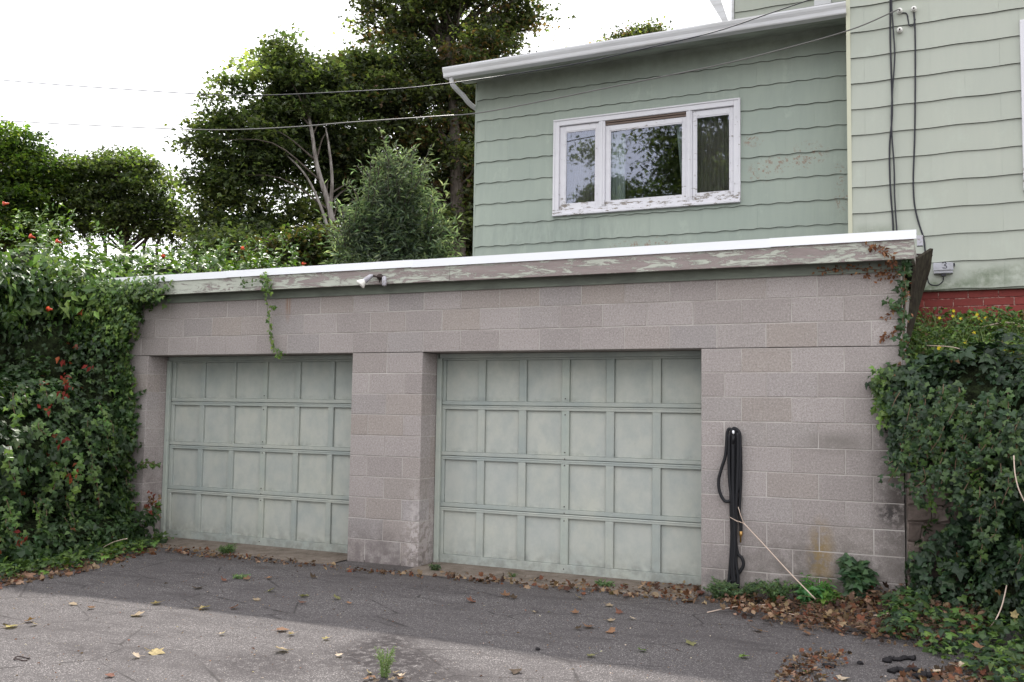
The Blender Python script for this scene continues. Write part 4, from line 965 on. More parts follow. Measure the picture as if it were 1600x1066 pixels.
# vine that hangs over the fascia in front of the lintel
hv = thing('hanging_vine', 'thin leafy vine hanging from the roof edge down to the left door lintel', 'creeper', (1.85, -.2, 2.05))
sm = MB(); ar = []
hz = lambda x, y, Y: atY(150+x/2.1327, 400+y/2.1327, Y)
ar.append(strand([hz(560, 55, -.19), hz(568, 90, -.21), hz(566, 130, -.20), hz(572, 180, -.12), hz(578, 230, -.08), hz(582, 270, -.06), hz(592, 300, -.06), hz(604, 325, -.07), hz(622, 338, -.08)], .042, T_IVY, G_LT, .026, sm, .0028, spread=.014))
ar.append(strand([hz(552, 60, -.19), hz(562, 75, -.2), hz(574, 100, -.2), hz(566, 125, -.2)], .045, T_IVY, G_LT, .012, sm, .0028, spread=.022))
ar.append(strand([hz(560, 66, -.19), hz(530, 84, -.2), hz(500, 90, -.19), hz(486, 80, -.19)], .032, T_IVY, G_LT[:1]+G_DK[2:], .02, sm, .0022, spread=.012))
ar.append(strand([hz(580, 165, -.14), hz(592, 172, -.12), hz(598, 176, -.1)], .04, T_IVY, G_LT, .02, sm, .0022, spread=.008))
ob('leaves', np_mesh('leaves', *join_arrays(ar)), M['ivy'], hv, kind='stuff'); ob('stem', sm, M['green_stem'], hv)

# ------------------------------------------------------------------ greenery on the right
iv = thing('ivy_bank', 'dark green ivy bank spilling over the stone wall right of the garage', 'ivy', (8.8, -.2, 0))
IB = [(8.55, .10, 1.62, .66, .42, .40), (9.25, -.05, 1.45, .62, .62, .62), (9.35, -.35, .75, .66, .60, .95), (8.98, -.38, .45, .36, .40, .52), (8.22, -.08, .42, .24, .16, .34), (8.50, -.16, .18, .36, .26, .26), (8.03, -.02, 1.55, .28, .18, .36), (9.9, -.8, .6, .9, .7, .9), (8.95, -.22, 1.05, .40, .42, .55), (8.72, -.30, .28, .34, .34, .36), (8.78, -.1, .62, .22, .2, .4), (8.42, .0, .80, .20, .10, .28), (8.62, -.02, 1.12, .22, .14, .24)]
core('inner_shade_core', iv, [l for i, l in enumerate(IB) if i not in (4, 5, 6, 10, 11, 12)], .76)
G_IV = [(0.015, 0.034, 0.017), (0.023, 0.049, 0.022), (0.034, 0.068, 0.026), (0.065, 0.115, 0.033), (0.16, 0.08, 0.03)]
vine_mass('foliage', iv, IB, 38000, T_IVY, .056, G_IV, p=[.28, .32, .26, .13, .01], keepf=lambda P: (P[:, 2] > 0) & ~((P[:, 0] < 7.96) & (P[:, 1] > -.01)), bump=.14)
sm = MB(); ar = []
def yy(u): return -.36 - .0012*(u-1420)
for px in [[(1490, 628), (1478, 645), (1460, 655), (1445, 664)], [(1500, 655), (1496, 678), (1480, 690), (1455, 698), (1440, 706)], [(1548, 672), (1540, 690), (1522, 705), (1505, 716), (1496, 722)],
           [(1545, 720), (1535, 730), (1515, 738), (1505, 741)], [(1535, 745), (1520, 757), (1510, 764), (1504, 770)], [(1462, 720), (1466, 745), (1456, 752), (1440, 752)], [(1458, 765), (1456, 780), (1450, 796)],
           [(1425, 650), (1420, 690), (1416, 730)], [(1440, 650), (1436, 700), (1430, 745)], [(1470, 700), (1468, 730), (1466, 760)]]:
    ar.append(strand([atY(u, v, yy(u)) for u, v in px], .047, T_IVY, [(0.09, 0.16, 0.04), (0.13, 0.22, 0.05), (0.05, 0.10, 0.03)], .012, sm, .003, spread=.02))
for k in range(64):    # more trailing ends, darker
    u = random.uniform(1405, 1600); v = random.uniform(600, 860) if u > 1530 else random.uniform(600, 760); y_ = -.40-.0018*(u-1420)
    ar.append(strand([atY(u, v, y_), atY(u-random.uniform(-5, 14), v+18, y_-.03), atY(u-random.uniform(-5, 24), v+random.uniform(28, 55), y_)], .05, T_IVY, G_IV[1:4], .014, sm, .003, spread=.024))
ob('trailing_shoots', np_mesh('trailing_shoots', *join_arrays(ar)), M['ivy'], iv, kind='stuff'); ob('stems', sm, M['stem'], iv, kind='stuff')
# light green tuft against the garage corner
pg = np.array([(atY(u, v, -.1)[0], atY(u, v, -.1)[2]) for u, v in [(1378, 572), (1400, 580), (1412, 640), (1400, 668), (1376, 640), (1364, 615)]])
w1 = wall_leaves(pg, 300, -.2, -.03, T_IVY, .052, [(0.10, 0.18, 0.04), (0.14, 0.23, 0.05), (0.05, 0.10, 0.03)])
pg = np.array([(atY(u, v, -.1)[0], atY(u, v, -.1)[2]) for u, v in [(1404, 580), (1440, 590), (1440, 720), (1412, 735), (1396, 700), (1392, 660)]])
w2 = wall_leaves(pg, 900, -.28, -.06, T_IVY, .052, G_IV, p=[.25, .3, .25, .19, .01])
ob('corner_tuft', np_mesh('corner_tuft', *join_arrays([w1, w2])), M['ivy'], iv, kind='stuff')
# ivy spreading over the ground at lower right
gi = ground_leaves(gpoly([(1415, 925), (1470, 905), (1640, 900), (1700, 1100), (1560, 1066), (1500, 1035), (1440, 1010), (1452, 985), (1540, 990), (1500, 955)]), 3200, .0, .13, T_IVY, .055, G_IV[1:4]+G_LT[:2], p=[.22, .25, .23, .2, .1])
gi2 = ground_leaves(gpoly([(1372, 975), (1395, 955), (1440, 960), (1450, 985), (1425, 1000), (1380, 998)]), 420, .0, .12, T_IVY, .05, G_IV[1:4]+G_LT[:1])
ob('ground_ivy', np_mesh('ground_ivy', *join_arrays([gi, gi2])), M['ivy'], iv, kind='stuff')
# upper bank with weeds, grass and yellow flowers
wb = thing('weed_bank', 'weedy green bank with small yellow flowers below the red brick wall', 'weeds', (8.8, 1, 1.9))
n = 15000; x = rng.uniform(7.98, 9.9, n); y = rng.uniform(.1, 2.0, n)
zz = np.array([hill(max(a, 8.01), b) for a, b in zip(x, y)]) + rng.random(n)**1.5*.20*(1+.6*np.sin(x*6)*np.sin(y*5)) + .02
C = pal(G_LT+G_DK[2:]+[(0.14, 0.11, 0.05)], n, .3, p=[.22, .14, .08, .2, .16, .15, .05])
ob('foliage', leaf_mesh('foliage', T_OVAL, np.stack([x, y, zz], 1), unit(rng.normal(0, .5, (n, 3))+np.array([0, -.3, 1])), rng.normal(0, 1, (n, 3))+np.array([0, 0, .3]), rng.uniform(.03, .07, n), C), M['ivy'], wb, kind='stuff')
gr = MB(); 
for k in range(420):
    x_ = random.uniform(8.0, 9.8); y_ = random.uniform(.5, 2.0); z_ = hill(x_, y_); h_ = random.uniform(.10, .30); dx, dy = random.uniform(-.12, .12), random.uniform(-.1, .1); w_ = .003
    gr.add([(x_-w_, y_, z_), (x_+w_, y_, z_), (x_+dx*.4+w_, y_+dy*.4, z_+h_*.6), (x_+dx*.4-w_, y_+dy*.4, z_+h_*.6), (x_+dx, y_+dy, z_+h_)], [(0, 1, 2, 3), (3, 2, 4)])
t = NT('grass_blade'); M['blade'] = t.fin(t.mix(t.noise(3, 3), (0.09, 0.15, 0.035), (0.20, 0.22, 0.08)), .5, .3)
ob('grass', gr, M['blade'], wb, kind='stuff')
t = NT('yellow_petal'); M['yellow'] = t.fin((0.72, 0.56, 0.03), .6, .3)
def yflower(u, v, Y):
    p = atY(u, v, Y); m = MB(); r_ = .018
    vs = [p]+[p+np.array([math.cos(a)*r_*(1 if i % 2 else .5), -.004*(i % 2), math.sin(a)*r_*(1 if i % 2 else .5)]) for i, a in enumerate(np.linspace(0, 2*math.pi, 11)[:-1])]
    vs += [p+np.array([0, .008, 0])]
    m.add(vs, [(0, i, i % 10+1) for i in range(1, 11)]+[(11, i % 10+1, i) for i in range(1, 11)])
    ob('yellow_flower', m, M['yellow'], wb)
    return p
fs_ = MB()
for u, v, Y in [(1490, 486, 1.7), (1489, 494, 1.7), (1468, 497, 1.6), (1501, 498, 1.6), (1525, 495, 1.5), (1530, 498, 1.5), (1535, 501, 1.5), (1522, 520, 1.2), (1466, 545, .55), (1468, 542, .55), (1585, 549, .7), (1584, 551, .7), (1570, 549, .7), (1526, 562, .4), (1516, 539, .8), (1508, 535, .9), (1540, 497, 1.5), (1527, 491, 1.5)]:
    p = yflower(u, v, Y); fs_.tube([p+np.array([0, .006, 0]), p+np.array([.01, .02, -.10]), p+np.array([.02, .03, -.2])], .0022, 4)
ob('flower_stems', fs_, M['green_stem'], wb, kind='stuff')
ob('bent_stalk', MB().tube(spline([atY(1530, 512, 1.5), atY(1548, 508, 1.5), atY(1570, 504, 1.5), atY(1590, 506, 1.5), atY(1602, 512, 1.5)], 6), .006, 6).tube(spline([atY(1448, 540, .4), atY(1490, 543, .3), atY(1530, 556, .2), atY(1560, 566, .15), atY(1590, 570, .15)], 6), .004, 6), M['stick'], wb)
# creeper on the right garage corner: green strand and brown dead leaves
dc = thing('corner_vine', 'narrow vine with green and dead brown leaves climbing the right garage corner', 'creeper', (7.97, -.05, 1.9))
sm = MB(); ar = []
ar.append(strand([atY(1411, 560, -.03), atY(1412, 520, -.04), atY(1409, 480, -.05), atY(1412, 440, -.06), atY(1414, 405, -.08)], .055, T_IVY, [(0.045, 0.09, 0.03), (0.03, 0.065, 0.024)], .009, sm, .004, spread=.022))
ar.append(strand([atY(1408, 486, -.03), atY(1397, 476, -.04), atY(1382, 470, -.04)], .042, T_IVY, [(0.045, 0.09, 0.03), (0.07, 0.13, 0.04)], .012, sm, .0025, spread=.014))
ob('green_leaves', np_mesh('green_leaves', *join_arrays(ar)), M['ivy'], dc, kind='stuff')
BR = [(0.18, 0.07, 0.035), (0.22, 0.095, 0.05), (0.12, 0.048, 0.028), (0.27, 0.14, 0.08)]
ar = [strand([atY(1404, 420, -.03), atY(1380, 422, -.03), atY(1350, 420, -.03), atY(1320, 420, -.03), atY(1278, 425, -.03)], .030, T_OVAL, BR, .005, sm, .0025, spread=.018),
      strand([atY(1352, 382, -.17), atY(1365, 386, -.19), atY(1380, 392, -.19), atY(1392, 400, -.18), atY(1393, 414, -.1)], .042, T_OVAL, BR, .007, sm, .0025, spread=.014),
      strand([atY(1402, 432, -.03), atY(1385, 430, -.03), atY(1370, 433, -.03)], .036, T_OVAL, BR, .005, sm, .002, spread=.016),
      strand([atY(1356, 424, -.03), atY(1354, 434, -.03)], .034, T_OVAL, BR, .006, sm, .002, spread=.008),
      strand([atY(1404, 480, -.02), atY(1392, 490, -.02), atY(1378, 498, -.02)], .034, T_OVAL, BR, .012, sm, .002, spread=.01),
      strand([atY(1406, 515, -.02), atY(1394, 520, -.02), atY(1376, 532, -.02)], .036, T_OVAL, BR, .008, sm, .002, spread=.012),
      strand([atY(1408, 566, -.02), atY(1402, 575, -.02), atY(1390, 584, -.02)], .03, T_OVAL, BR, .03, sm, .002, spread=.01),
      strand([atY(1412, 430, -.1), atY(1416, 460, -.08), atY(1410, 510, -.04), atY(1412, 545, -.03)], .032, T_OVAL, BR, .07, sm, .002, spread=.02)]
ob('dead_leaves', np_mesh('dead_leaves', *join_arrays(ar)), M['dry'], dc, kind='stuff'); ob('stems', sm, M['stem'], dc, kind='stuff')

# ------------------------------------------------------------------ trees
def tree(name, label, lobes, trunk, tr, nclus, nleaf, size, cols, probs, bark='bark', tmpl=T_MAPLE4, sig=.34, group=None, cat='tree', hi=1.0, lo=.35, flat=.5, branches=40, limb=.05, upright=0.0, bbark='bark'):
    """trunk: list of points; lobes: ellipsoids of the crown"""
    T = thing(name, label, cat, tuple(trunk[0]), group)
    L = np.array(lobes, float); vol = L[:, 3]*L[:, 4]*L[:, 5]; pr = vol**.75; pr /= pr.sum()
    i = rng.choice(len(L), nclus, p=pr); d = unit(rng.normal(size=(nclus, 3)))
    s = lo+(hi-lo)*rng.random(nclus)**.6
    Cc = L[i, :3] + d*L[i, 3:6]*s[:, None]
    m = max(4, int(nleaf/nclus)); cs = rng.uniform(.6, 1.35, nclus)*sig
    off = rng.normal(0, 1, (nclus, m, 3)) * cs[:, None, None] * np.array([1, 1, flat])
    P = (Cc[:, None, :] + off).reshape(-1, 3)
    P[:, 2] -= (np.linalg.norm(off[:, :, :2], axis=2)**2 * .25).reshape(-1)
    ci = np.repeat(rng.choice(len(cols), nclus, p=probs), m); swap = rng.random(len(ci)) < .3
    ci[swap] = rng.choice(len(cols), swap.sum(), p=probs)
    tone = np.repeat(np.clip(rng.lognormal(.02, .34, nclus), .5, 2.1), m)
    n = len(P)
    C = pal(cols, n, .22, idx=ci) * tone[:, None]
    nn = unit(rng.normal(0, .55, (n, 3)) + np.array([0, 0, .9])); tt = rng.normal(0, .8, (n, 3)) + unit(off.reshape(-1, 3))*.9 + np.array([0, 0, -.35+upright])
    ob('crown', leaf_mesh('crown', tmpl, P, nn, tt, rng.uniform(.6, 1.25, n)*size, C), M['leaf'], T, kind='stuff')
    tk = MB(); sp = spline(trunk, 6); k = len(sp)
    tk.tube(sp, [tr*(1-.75*j/(k-1)) for j in range(k)], 10)
    ob('trunk', tk, M[bark], T)
    br = MB(); sp_ = np.array(sp)
    order = rng.permutation(nclus)[:branches]
    for q in order:
        c = Cc[q]; below = sp_[(sp_[:, 2] < c[2]-.25*abs(c[2]-sp_[0, 2])*.5)]
        if len(below) == 0: below = sp_[:2]
        a = below[np.argmin(np.linalg.norm(below-c, axis=1)*(1)+0*below[:, 2])]
        mid = a*.5+c*.5+np.array([0, 0, .12*np.linalg.norm(c-a)])+rng.normal(0, .12, 3)
        br.tube(spline([a, mid, c], 4), [limb*(1-.85*j/8) for j in range(9)], 5)
    ob('branches', br, M[bbark], T, kind='stuff')
    return T
def lob(u, v, r, D, ry=None): p = at(u, v, D); k = D/FPX; return (p[0], p[1], p[2], r*k, (ry or r)*k, r*k)
g_base = lambda u, D, z=1.6: (lambda p: np.array([p[0], p[1], z]))(at(u, 500, D))
OL = [(0.040, 0.056, 0.026), (0.062, 0.082, 0.036), (0.090, 0.112, 0.045), (0.13, 0.15, 0.055)]
D2 = 25
L2 = [lob(445, 125, 62, 26), lob(385, 165, 58, 25), lob(500, 150, 58, 26), lob(345, 235, 45, 25), lob(335, 300, 42, 25), lob(415, 235, 62, 25.6), lob(400, 310, 60, 26), lob(505, 240, 52, 27), lob(330, 360, 40, 25), lob(470, 370, 62, 26), lob(545, 310, 42, 27), lob(395, 385, 55, 25), lob(450, 200, 55, 26), lob(535, 200, 48, 26.5), lob(560, 130, 44, 27), lob(590, 110, 36, 27.5), lob(545, 105, 26, 27), lob(550, 260, 50, 27.5), lob(430, 90, 25, 26), lob(480, 95, 28, 26)]
tree('broadleaf_tree', 'large dark green tree with a pale forked trunk behind the left of the garage roof', L2, [g_base(522, 24.6), at(522, 400, 24.6), at(516, 330, 24.7), at(496, 262, 24.9), at(486, 200, 25.2), at(470, 120, 26)], .11, 520, 62000, .14, OL, [.30, .34, .24, .12], 'pale_bark', branches=26, limb=.03, sig=.25, hi=1.10)
# second pale stem of that tree is a part of it
pt = bpy.data.objects['broadleaf_tree']
ob('trunk', MB().tube(spline([at(520, 380, 24.6), at(500, 320, 24.6), at(478, 275, 24.7), at(450, 245, 25), at(425, 230, 25.4)], 6), [.045*(1-.7*j/24) for j in range(25)], 8).tube(spline([at(514, 340, 24.7), at(519, 285, 24.8), at(514, 230, 25), at(507, 190, 25.6)], 6), [.055*(1-.7*j/18) for j in range(19)], 8), M['pale_bark'], pt)
D3 = 28
RD = [(0.040, 0.050, 0.024), (0.060, 0.074, 0.032), (0.085, 0.100, 0.040), (0.115, 0.072, 0.038), (0.125, 0.145, 0.05)]
L3 = [lob(640, 125, 70, 28), lob(740, 110, 75, 28), lob(585, 165, 55, 27), lob(680, 190, 80, 28), lob(570, 245, 52, 27), lob(640, 270, 75, 28), lob(725, 250, 80, 28), lob(720, 350, 80, 28), lob(610, 350, 75, 28.5), lob(560, 330, 55, 27.5), lob(800, 150, 60, 29), lob(770, 300, 80, 29), lob(540, 130, 38, 27), lob(690, 420, 80, 29)]
tree('maple_tree', 'tall dark maple with reddish brown patches behind the green house extension', L3, [g_base(716, 27), at(716, 400, 27), at(712, 250, 27), at(706, 130, 27.5), at(700, 60, 28)], .28, 660, 84000, .14, RD, [.30, .28, .20, .14, .08], branches=40, limb=.04, sig=.27, hi=1.10)
L3b = [lob(600, 35, 42, 28), lob(650, 15, 38, 28), lob(720, -8, 40, 28), lob(790, 15, 40, 28.5), lob(825, 30, 28, 28.5), lob(770, 60, 40, 28.5), lob(640, 65, 40, 28), lob(700, -40, 60, 28), lob(600, -20, 40, 28), lob(800, -35, 50, 28)]
tree('maple_tree', 'thin airy tree top with forked branches rising above the dark maple', L3b, [g_base(702, 28.6), at(700, 300, 28.6), at(702, 150, 28.5), at(700, 75, 28.4), at(694, 20, 28.3), at(686, -30, 28.2)], .20, 190, 15000, .15, RD, [.25, .28, .25, .12, .10], branches=60, lo=.3, limb=.07, sig=.24, hi=1.1)
tt2 = bpy.data.objects['maple_tree.001']
for pts in ([(700, 70), (722, 45), (745, 25), (760, -5)], [(698, 75), (680, 40), (660, 10), (640, -8)], [(702, 60), (712, 30), (722, 0), (728, -25)], [(690, 50), (672, 38), (650, 8)]):
    ob('limb', MB().tube(spline([at(u, v, 28.2) for u, v in pts], 5), [.085*(1-.6*j/(5*(len(pts)-1))) for j in range(5*(len(pts)-1)+1)], 7), M['bark'], tt2)
L1 = [lob(20, 262, 45, 29), lob(60, 290, 42, 29), lob(95, 305, 32, 30), lob(0, 330, 60, 29), lob(60, 350, 45, 29), lob(40, 235, 26, 29), lob(75, 262, 24, 29), lob(10, 225, 24, 29), lob(-50, 270, 60, 29), lob(-60, 350, 60, 29)]
tree('broadleaf_tree', 'yellowish green tree at the left edge of the photo', L1, [g_base(10, 29), at(10, 420, 29), at(20, 330, 29), at(30, 270, 29)], .2, 330, 34000, .135, [(0.05, 0.085, 0.018), (0.085, 0.13, 0.024), (0.125, 0.16, 0.03), (0.03, 0.055, 0.014)], [.3, .3, .2, .2], branches=30, sig=.26, hi=1.2)
L1b = [lob(190, 285, 46, 30), lob(140, 290, 40, 30), lob(235, 305, 40, 30), lob(268, 345, 26, 30), lob(165, 325, 40, 30), lob(225, 335, 36, 30), lob(120, 330, 30, 30), lob(262, 372, 20, 30), lob(160, 258, 20, 30), lob(205, 252, 20, 30), lob(235, 275, 20, 30), lob(120, 262, 18, 30), lob(285, 350, 18, 30)]
tree('broadleaf_tree', 'rounded tree with thin dark stems between the left edge tree and the pale trunked tree', L1b, [g_base(200, 30), at(200, 430, 30), at(195, 370, 30), at(190, 310, 30)], .16, 300, 22000, .13, OL[:3]+[(0.10, 0.14, 0.03)], [.28, .32, .25, .15], branches=60, lo=.5, sig=.25, hi=1.22)
for u0, u1 in ((140, 118), (225, 238), (165, 150), (245, 262)):
    ob('stem', MB().tube(spline([at((u0*2+u1)/3, 425, 30), at(u0, 385, 30), at(u1, 345, 30), at(u1-4, 310, 30)], 4), .05, 6), M['bark'], bpy.data.objects['broadleaf_tree.002'])
L5 = [lob(985, 66, 26, 34), lob(1020, 66, 26, 34), lob(955, 75, 20, 34), lob(1000, 58, 20, 34), lob(1000, 120, 60, 34)]
tree('broadleaf_tree', 'small distant tree top peeking over the extension roof', L5, [g_base(1000, 34), at(1000, 250, 34), at(1000, 80, 34)], .2, 120, 16000, .12, RD, [.25, .3, .25, .1, .1], branches=10)
L4 = [lob(622, 270, 12, 15.5), lob(618, 285, 15, 15.5), lob(598, 304, 18, 15.5), lob(640, 300, 20, 15.5), lob(575, 330, 24, 15.3), lob(662, 326, 22, 15.6), lob(615, 335, 34, 15.5), lob(555, 365, 24, 15.4), lob(680, 362, 20, 15.6), lob(600, 375, 42, 15.5), lob(655, 385, 34, 15.5), lob(545, 398, 26, 15.4), lob(693, 396, 18, 15.5), lob(615, 420, 55, 15.5)]
tree('small_tree', 'small grey green willow like tree standing in front of the dark maple', L4, [g_base(612, 15.5, 2.1), at(612, 440, 15.5), at(612, 350, 15.5), at(614, 290, 15.5)], .06, 260, 11000, .14, [(0.075, 0.10, 0.08), (0.11, 0.14, 0.11), (0.16, 0.19, 0.155), (0.03, 0.05, 0.03)], [.3, .35, .2, .15], tmpl=T_NARROW, sig=.10, branches=120, limb=.014, flat=2.4, upright=1.1, hi=1.5, lo=.2)
sm = MB(); ar = []
for k in range(150):
    l = L4[random.choice([0, 1, 2, 3, 4, 6, 7, 9, 10, 11, 11, 6])]; a = random.uniform(0, 6.28); e = random.uniform(.1, 1.2)
    b_ = np.array([l[0]+l[3]*.8*math.cos(a)*math.cos(e), l[1]+l[4]*.8*math.sin(a)*math.cos(e), l[2]+l[5]*.7*math.sin(e)])
    o_ = np.array([math.cos(a)*random.uniform(.1, .45), math.sin(a)*.3, random.uniform(.25, .7)])*random.uniform(.5, 1.0)
    ar.append(strand([b_, b_+o_*.6+np.array([0, 0, .03]), b_+o_], .12, T_NARROW, [(0.085, 0.11, 0.09), (0.13, 0.16, 0.13)], .03, sm, .006, (0, -.6, .6), .02, .9))
wt = bpy.data.objects['small_tree']
ob('plumes', np_mesh('plumes', *join_arrays(ar)), M['leaf'], wt, kind='stuff'); ob('twigs', sm, M['bark'], wt, kind='stuff')
L6 = [lob(455, 405, 36, 19), lob(500, 385, 34, 19), lob(425, 400, 28, 19), lob(530, 410, 30, 19), lob(480, 425, 45, 19)]
tree('shrub', 'low reddish brown shrub behind the garage roof below the pale trunk', L6, [g_base(480, 19, 2.0), at(480, 450, 19), at(480, 400, 19)], .06, 120, 12000, .10, [(0.05, 0.055, 0.02), (0.075, 0.055, 0.025), (0.04, 0.065, 0.02)], [.4, .25, .35], branches=20, limb=.02, sig=.22, cat='shrub')
L7 = [lob(350, 392, 34, 21), lob(390, 400, 30, 21), lob(320, 400, 26, 21), lob(370, 425, 45, 21)]
tree('shrub', 'dark green shrub behind the vines below the big dark tree', L7, [g_base(360, 21, 2.0), at(360, 450, 21), at(360, 400, 21)], .06, 110, 11000, .11, OL, [.4, .3, .2, .1], branches=16, limb=.02, sig=.25, cat='shrub')
# trees across the road behind the viewer: they show in the window glass
def rtree(label, x, y, h, r, nl, pr=[.3, .34, .24, .12]):
    lb = [(x+random.uniform(-.5, .5)*r, y+random.uniform(-.5, .5)*r, h*f, r*s, r*s, r*.6*s) for f, s in ((.45, .9), (.55, 1.0), (.66, .95), (.78, .75), (.90, .5), (.60, .9), (.72, .8))]
    tree('broadleaf_tree', label, lb, [np.array([x, y, -.1]), np.array([x, y, h*.3]), np.array([x+.2, y, h*.6]), np.array([x+.1, y, h*.85])], .25, 260, nl*2, .17, OL, pr, branches=30, limb=.06, sig=.42)
rtree('leafy tree reflected in the middle pane of the window', -2.2, -25, 12.4, 2.6, 12000)
rtree('taller leafy tree reflected left of centre in the middle pane', -5.9, -27, 14.6, 1.6, 9000)
rtree('broad low tree reflected in the left pane of the window', -9.6, -28, 12.6, 3.0, 11000)
rtree('tall tree filling the reflection in the right pane', 1.2, -20, 14.6, 2.5, 12000)

# ------------------------------------------------------------------ litter, leaves and weeds on the ground
DRYC = [(0.135, 0.080, 0.053), (0.20, 0.125, 0.085), (0.105, 0.052, 0.036), (0.30, 0.20, 0.13), (0.06, 0.034, 0.027), (0.17, 0.065, 0.038)]
def litter(name, label, px, n, z1, size, cols=DRYC, edge=.06, tmpl=T_MAPLE):
    a = ground_leaves(gpoly(px), n, .004, z1, tmpl, size, cols, edge=edge, flat=.9)
    return prop(ob(name, np_mesh(name, *a), M['dry'], kind='stuff'), label, 'leaf litter')
lit = [ground_leaves(gpoly(px), n, .004, z1, T_MAPLE, s, DRYC, edge=.05) for px, n, z1, s in [
    ([(1130, 935), (1260, 915), (1330, 905), (1415, 880), (1440, 930), (1530, 950), (1560, 1000), (1450, 1010), (1380, 1000), (1300, 985), (1210, 972), (1140, 955)], 4200, .07, .036),
    ([(1300, 910), (1410, 895), (1440, 950), (1330, 965)], 1200, .12, .042),
    ([(1210, 1048), (1260, 1012), (1330, 1015), (1300, 1030), (1270, 1066), (1200, 1080)], 380, .02, .024),
    ([(1400, 1050), (1600, 1020), (1640, 1080), (1380, 1090)], 420, .025, .034)]]
prop(ob('leaf_litter', np_mesh('leaf_litter', *join_arrays(lit)), M['dry'], kind='stuff'), 'deep drift of brown dead leaves at the right corner of the garage', 'leaf litter')
l2 = [ground_leaves(gpoly(px), n, .004, .03, T_MAPLE, s, DRYC, edge=.03) for px, n, s in [
    ([(668, 890), (700, 895), (900, 908), (1100, 925), (1130, 938), (1098, 942), (900, 925), (690, 903)], 420, .036),
    ([(1000, 908), (1100, 912), (1100, 925), (990, 918)], 90, .04),
    ([(250, 848), (300, 856), (400, 868), (540, 882), (545, 890), (400, 876), (290, 866), (235, 855)], 300, .030),
    ([(545, 887), (660, 896), (665, 901), (545, 891)], 80, .03)]]
prop(ob('leaf_litter', np_mesh('leaf_litter', *join_arrays(l2)), M['dry'], kind='stuff'), 'thin line of brown leaves along the sills of both garage doors', 'leaf litter')
tw = MB()
for k in range(170):
    p = gp(random.uniform(1240, 1500), random.uniform(925, 985), random.uniform(.02, .09)); a = random.uniform(0, 6.28); l = random.uniform(.06, .2)
    tw.tube([p, p+np.array([math.cos(a)*l*.5, math.sin(a)*l*.5, .012]), p+np.array([math.cos(a)*l, math.sin(a)*l, random.uniform(-.01, .02)])], .0018, 4)
prop(ob('dry_twigs', tw, M['stem'], kind='stuff'), 'thin dry twigs lying over the drift of dead leaves', 'twigs')
l3 = ground_leaves(gpoly([(-40, 898), (60, 886), (170, 868), (240, 852), (245, 860), (180, 878), (110, 895), (40, 905), (-40, 925)]), 420, .004, .03, T_MAPLE, .045, DRYC, edge=.03)
prop(ob('leaf_litter', np_mesh('leaf_litter', *l3), M['dry'], kind='stuff'), 'brown leaves along the foot of the left creeper bank', 'leaf litter')
# fine crumbs and grit on the asphalt
n = 4200; q = rng.uniform([0.5, -5.2], [8.6, -.3], (n, 2)); P = np.array([(x, y, gz(x, y)+.004) for x, y in q])
cr_ = leaf_mesh('grit', T_OVAL, P, unit(rng.normal(0, .35, (n, 3))+np.array([0, 0, 1])), rng.normal(0, 1, (n, 3)), rng.choice([.006, .009, .014, .022], n, p=[.4, .33, .2, .07])*rng.uniform(.7, 1.3, n), pal(DRYC+[(.5, .42, .35)], n))
ob('leaf_crumbs', cr_, M['dry'], kind='stuff', label='tiny leaf crumbs scattered over the asphalt', cat='leaf litter')

COLS = {'tan': (0.34, 0.26, 0.18), 'brown': (0.22, 0.12, 0.075), 'dark': (0.075, 0.05, 0.035), 'pale': (0.55, 0.44, 0.34), 'red': (0.19, 0.085, 0.062), 'orange': (0.30, 0.16, 0.095), 'olive': (0.20, 0.19, 0.09), 'green': (0.16, 0.24, 0.07), 'yellow': (0.42, 0.33, 0.17)}
def curled_leaf(col, seed):
    rr = random.Random(seed); n = 20; vs = []; C = []
    lob_ = [(0, 1.0), (.9, .82), (1.75, .62), (2.5, .36), (3.14, .12), (3.78, .36), (4.53, .62), (5.38, .82)]
    mb = MB(); cax = rr.uniform(0, 3.1); cu = rr.uniform(.5, 1.5); cv = rr.uniform(-.2, .5)
    def rad(a):
        r0 = 0
        for la, lr in lob_:
            d = abs((a-la+math.pi) % (2*math.pi)-math.pi); r0 = max(r0, lr*max(0, 1-(d/.48)**1.2*.55))
        return r0*rr.uniform(.9, 1.06)
    def hgt(x, y):
        p = x*math.cos(cax)+y*math.sin(cax); q = -x*math.sin(cax)+y*math.cos(cax)
        return cu*.55*p*p + cv*q*q + .06*math.sin(5*x+seed)*math.sin(4*y)
    for ring in (.0, .5, 1.0):
        if ring == 0: vs.append((0, 0, hgt(0, 0))); continue
        for i in range(n):
            a = 2*math.pi*i/n; r_ = rad(a)*ring; x, y = r_*math.sin(a), r_*math.cos(a)
            if ring == .5: r2 = r_*1.15 if r_ < .2 else r_; x, y = r2*math.sin(a), r2*math.cos(a)
            h = hgt(x, y); vs.append((x*(1-.25*min(1, abs(h))), y*(1-.2*min(1, abs(h))), h))
    fs = [(0, 1+(i+1) % n, 1+i) for i in range(n)] + [(1+i, 1+(i+1) % n, 1+n+(i+1) % n, 1+n+i) for i in range(n)]
    mb.add(vs, fs); mb.tube([(0, -.08, .02), (.05, -.4, .05), (.02, -.8, .12)], .022, 4, cap=False)
    me = mb.mesh('fallen_leaf'); c = COLS[col]; ca = me.color_attributes.new('tint', 'FLOAT_COLOR', 'POINT')
    for i, v in enumerate(me.vertices):
        k = rr.uniform(.75, 1.2); ca.data[i].color = (c[0]*k, c[1]*k, c[2]*k, 1)
    me.materials.append(M['dry']); return me
LM = {}
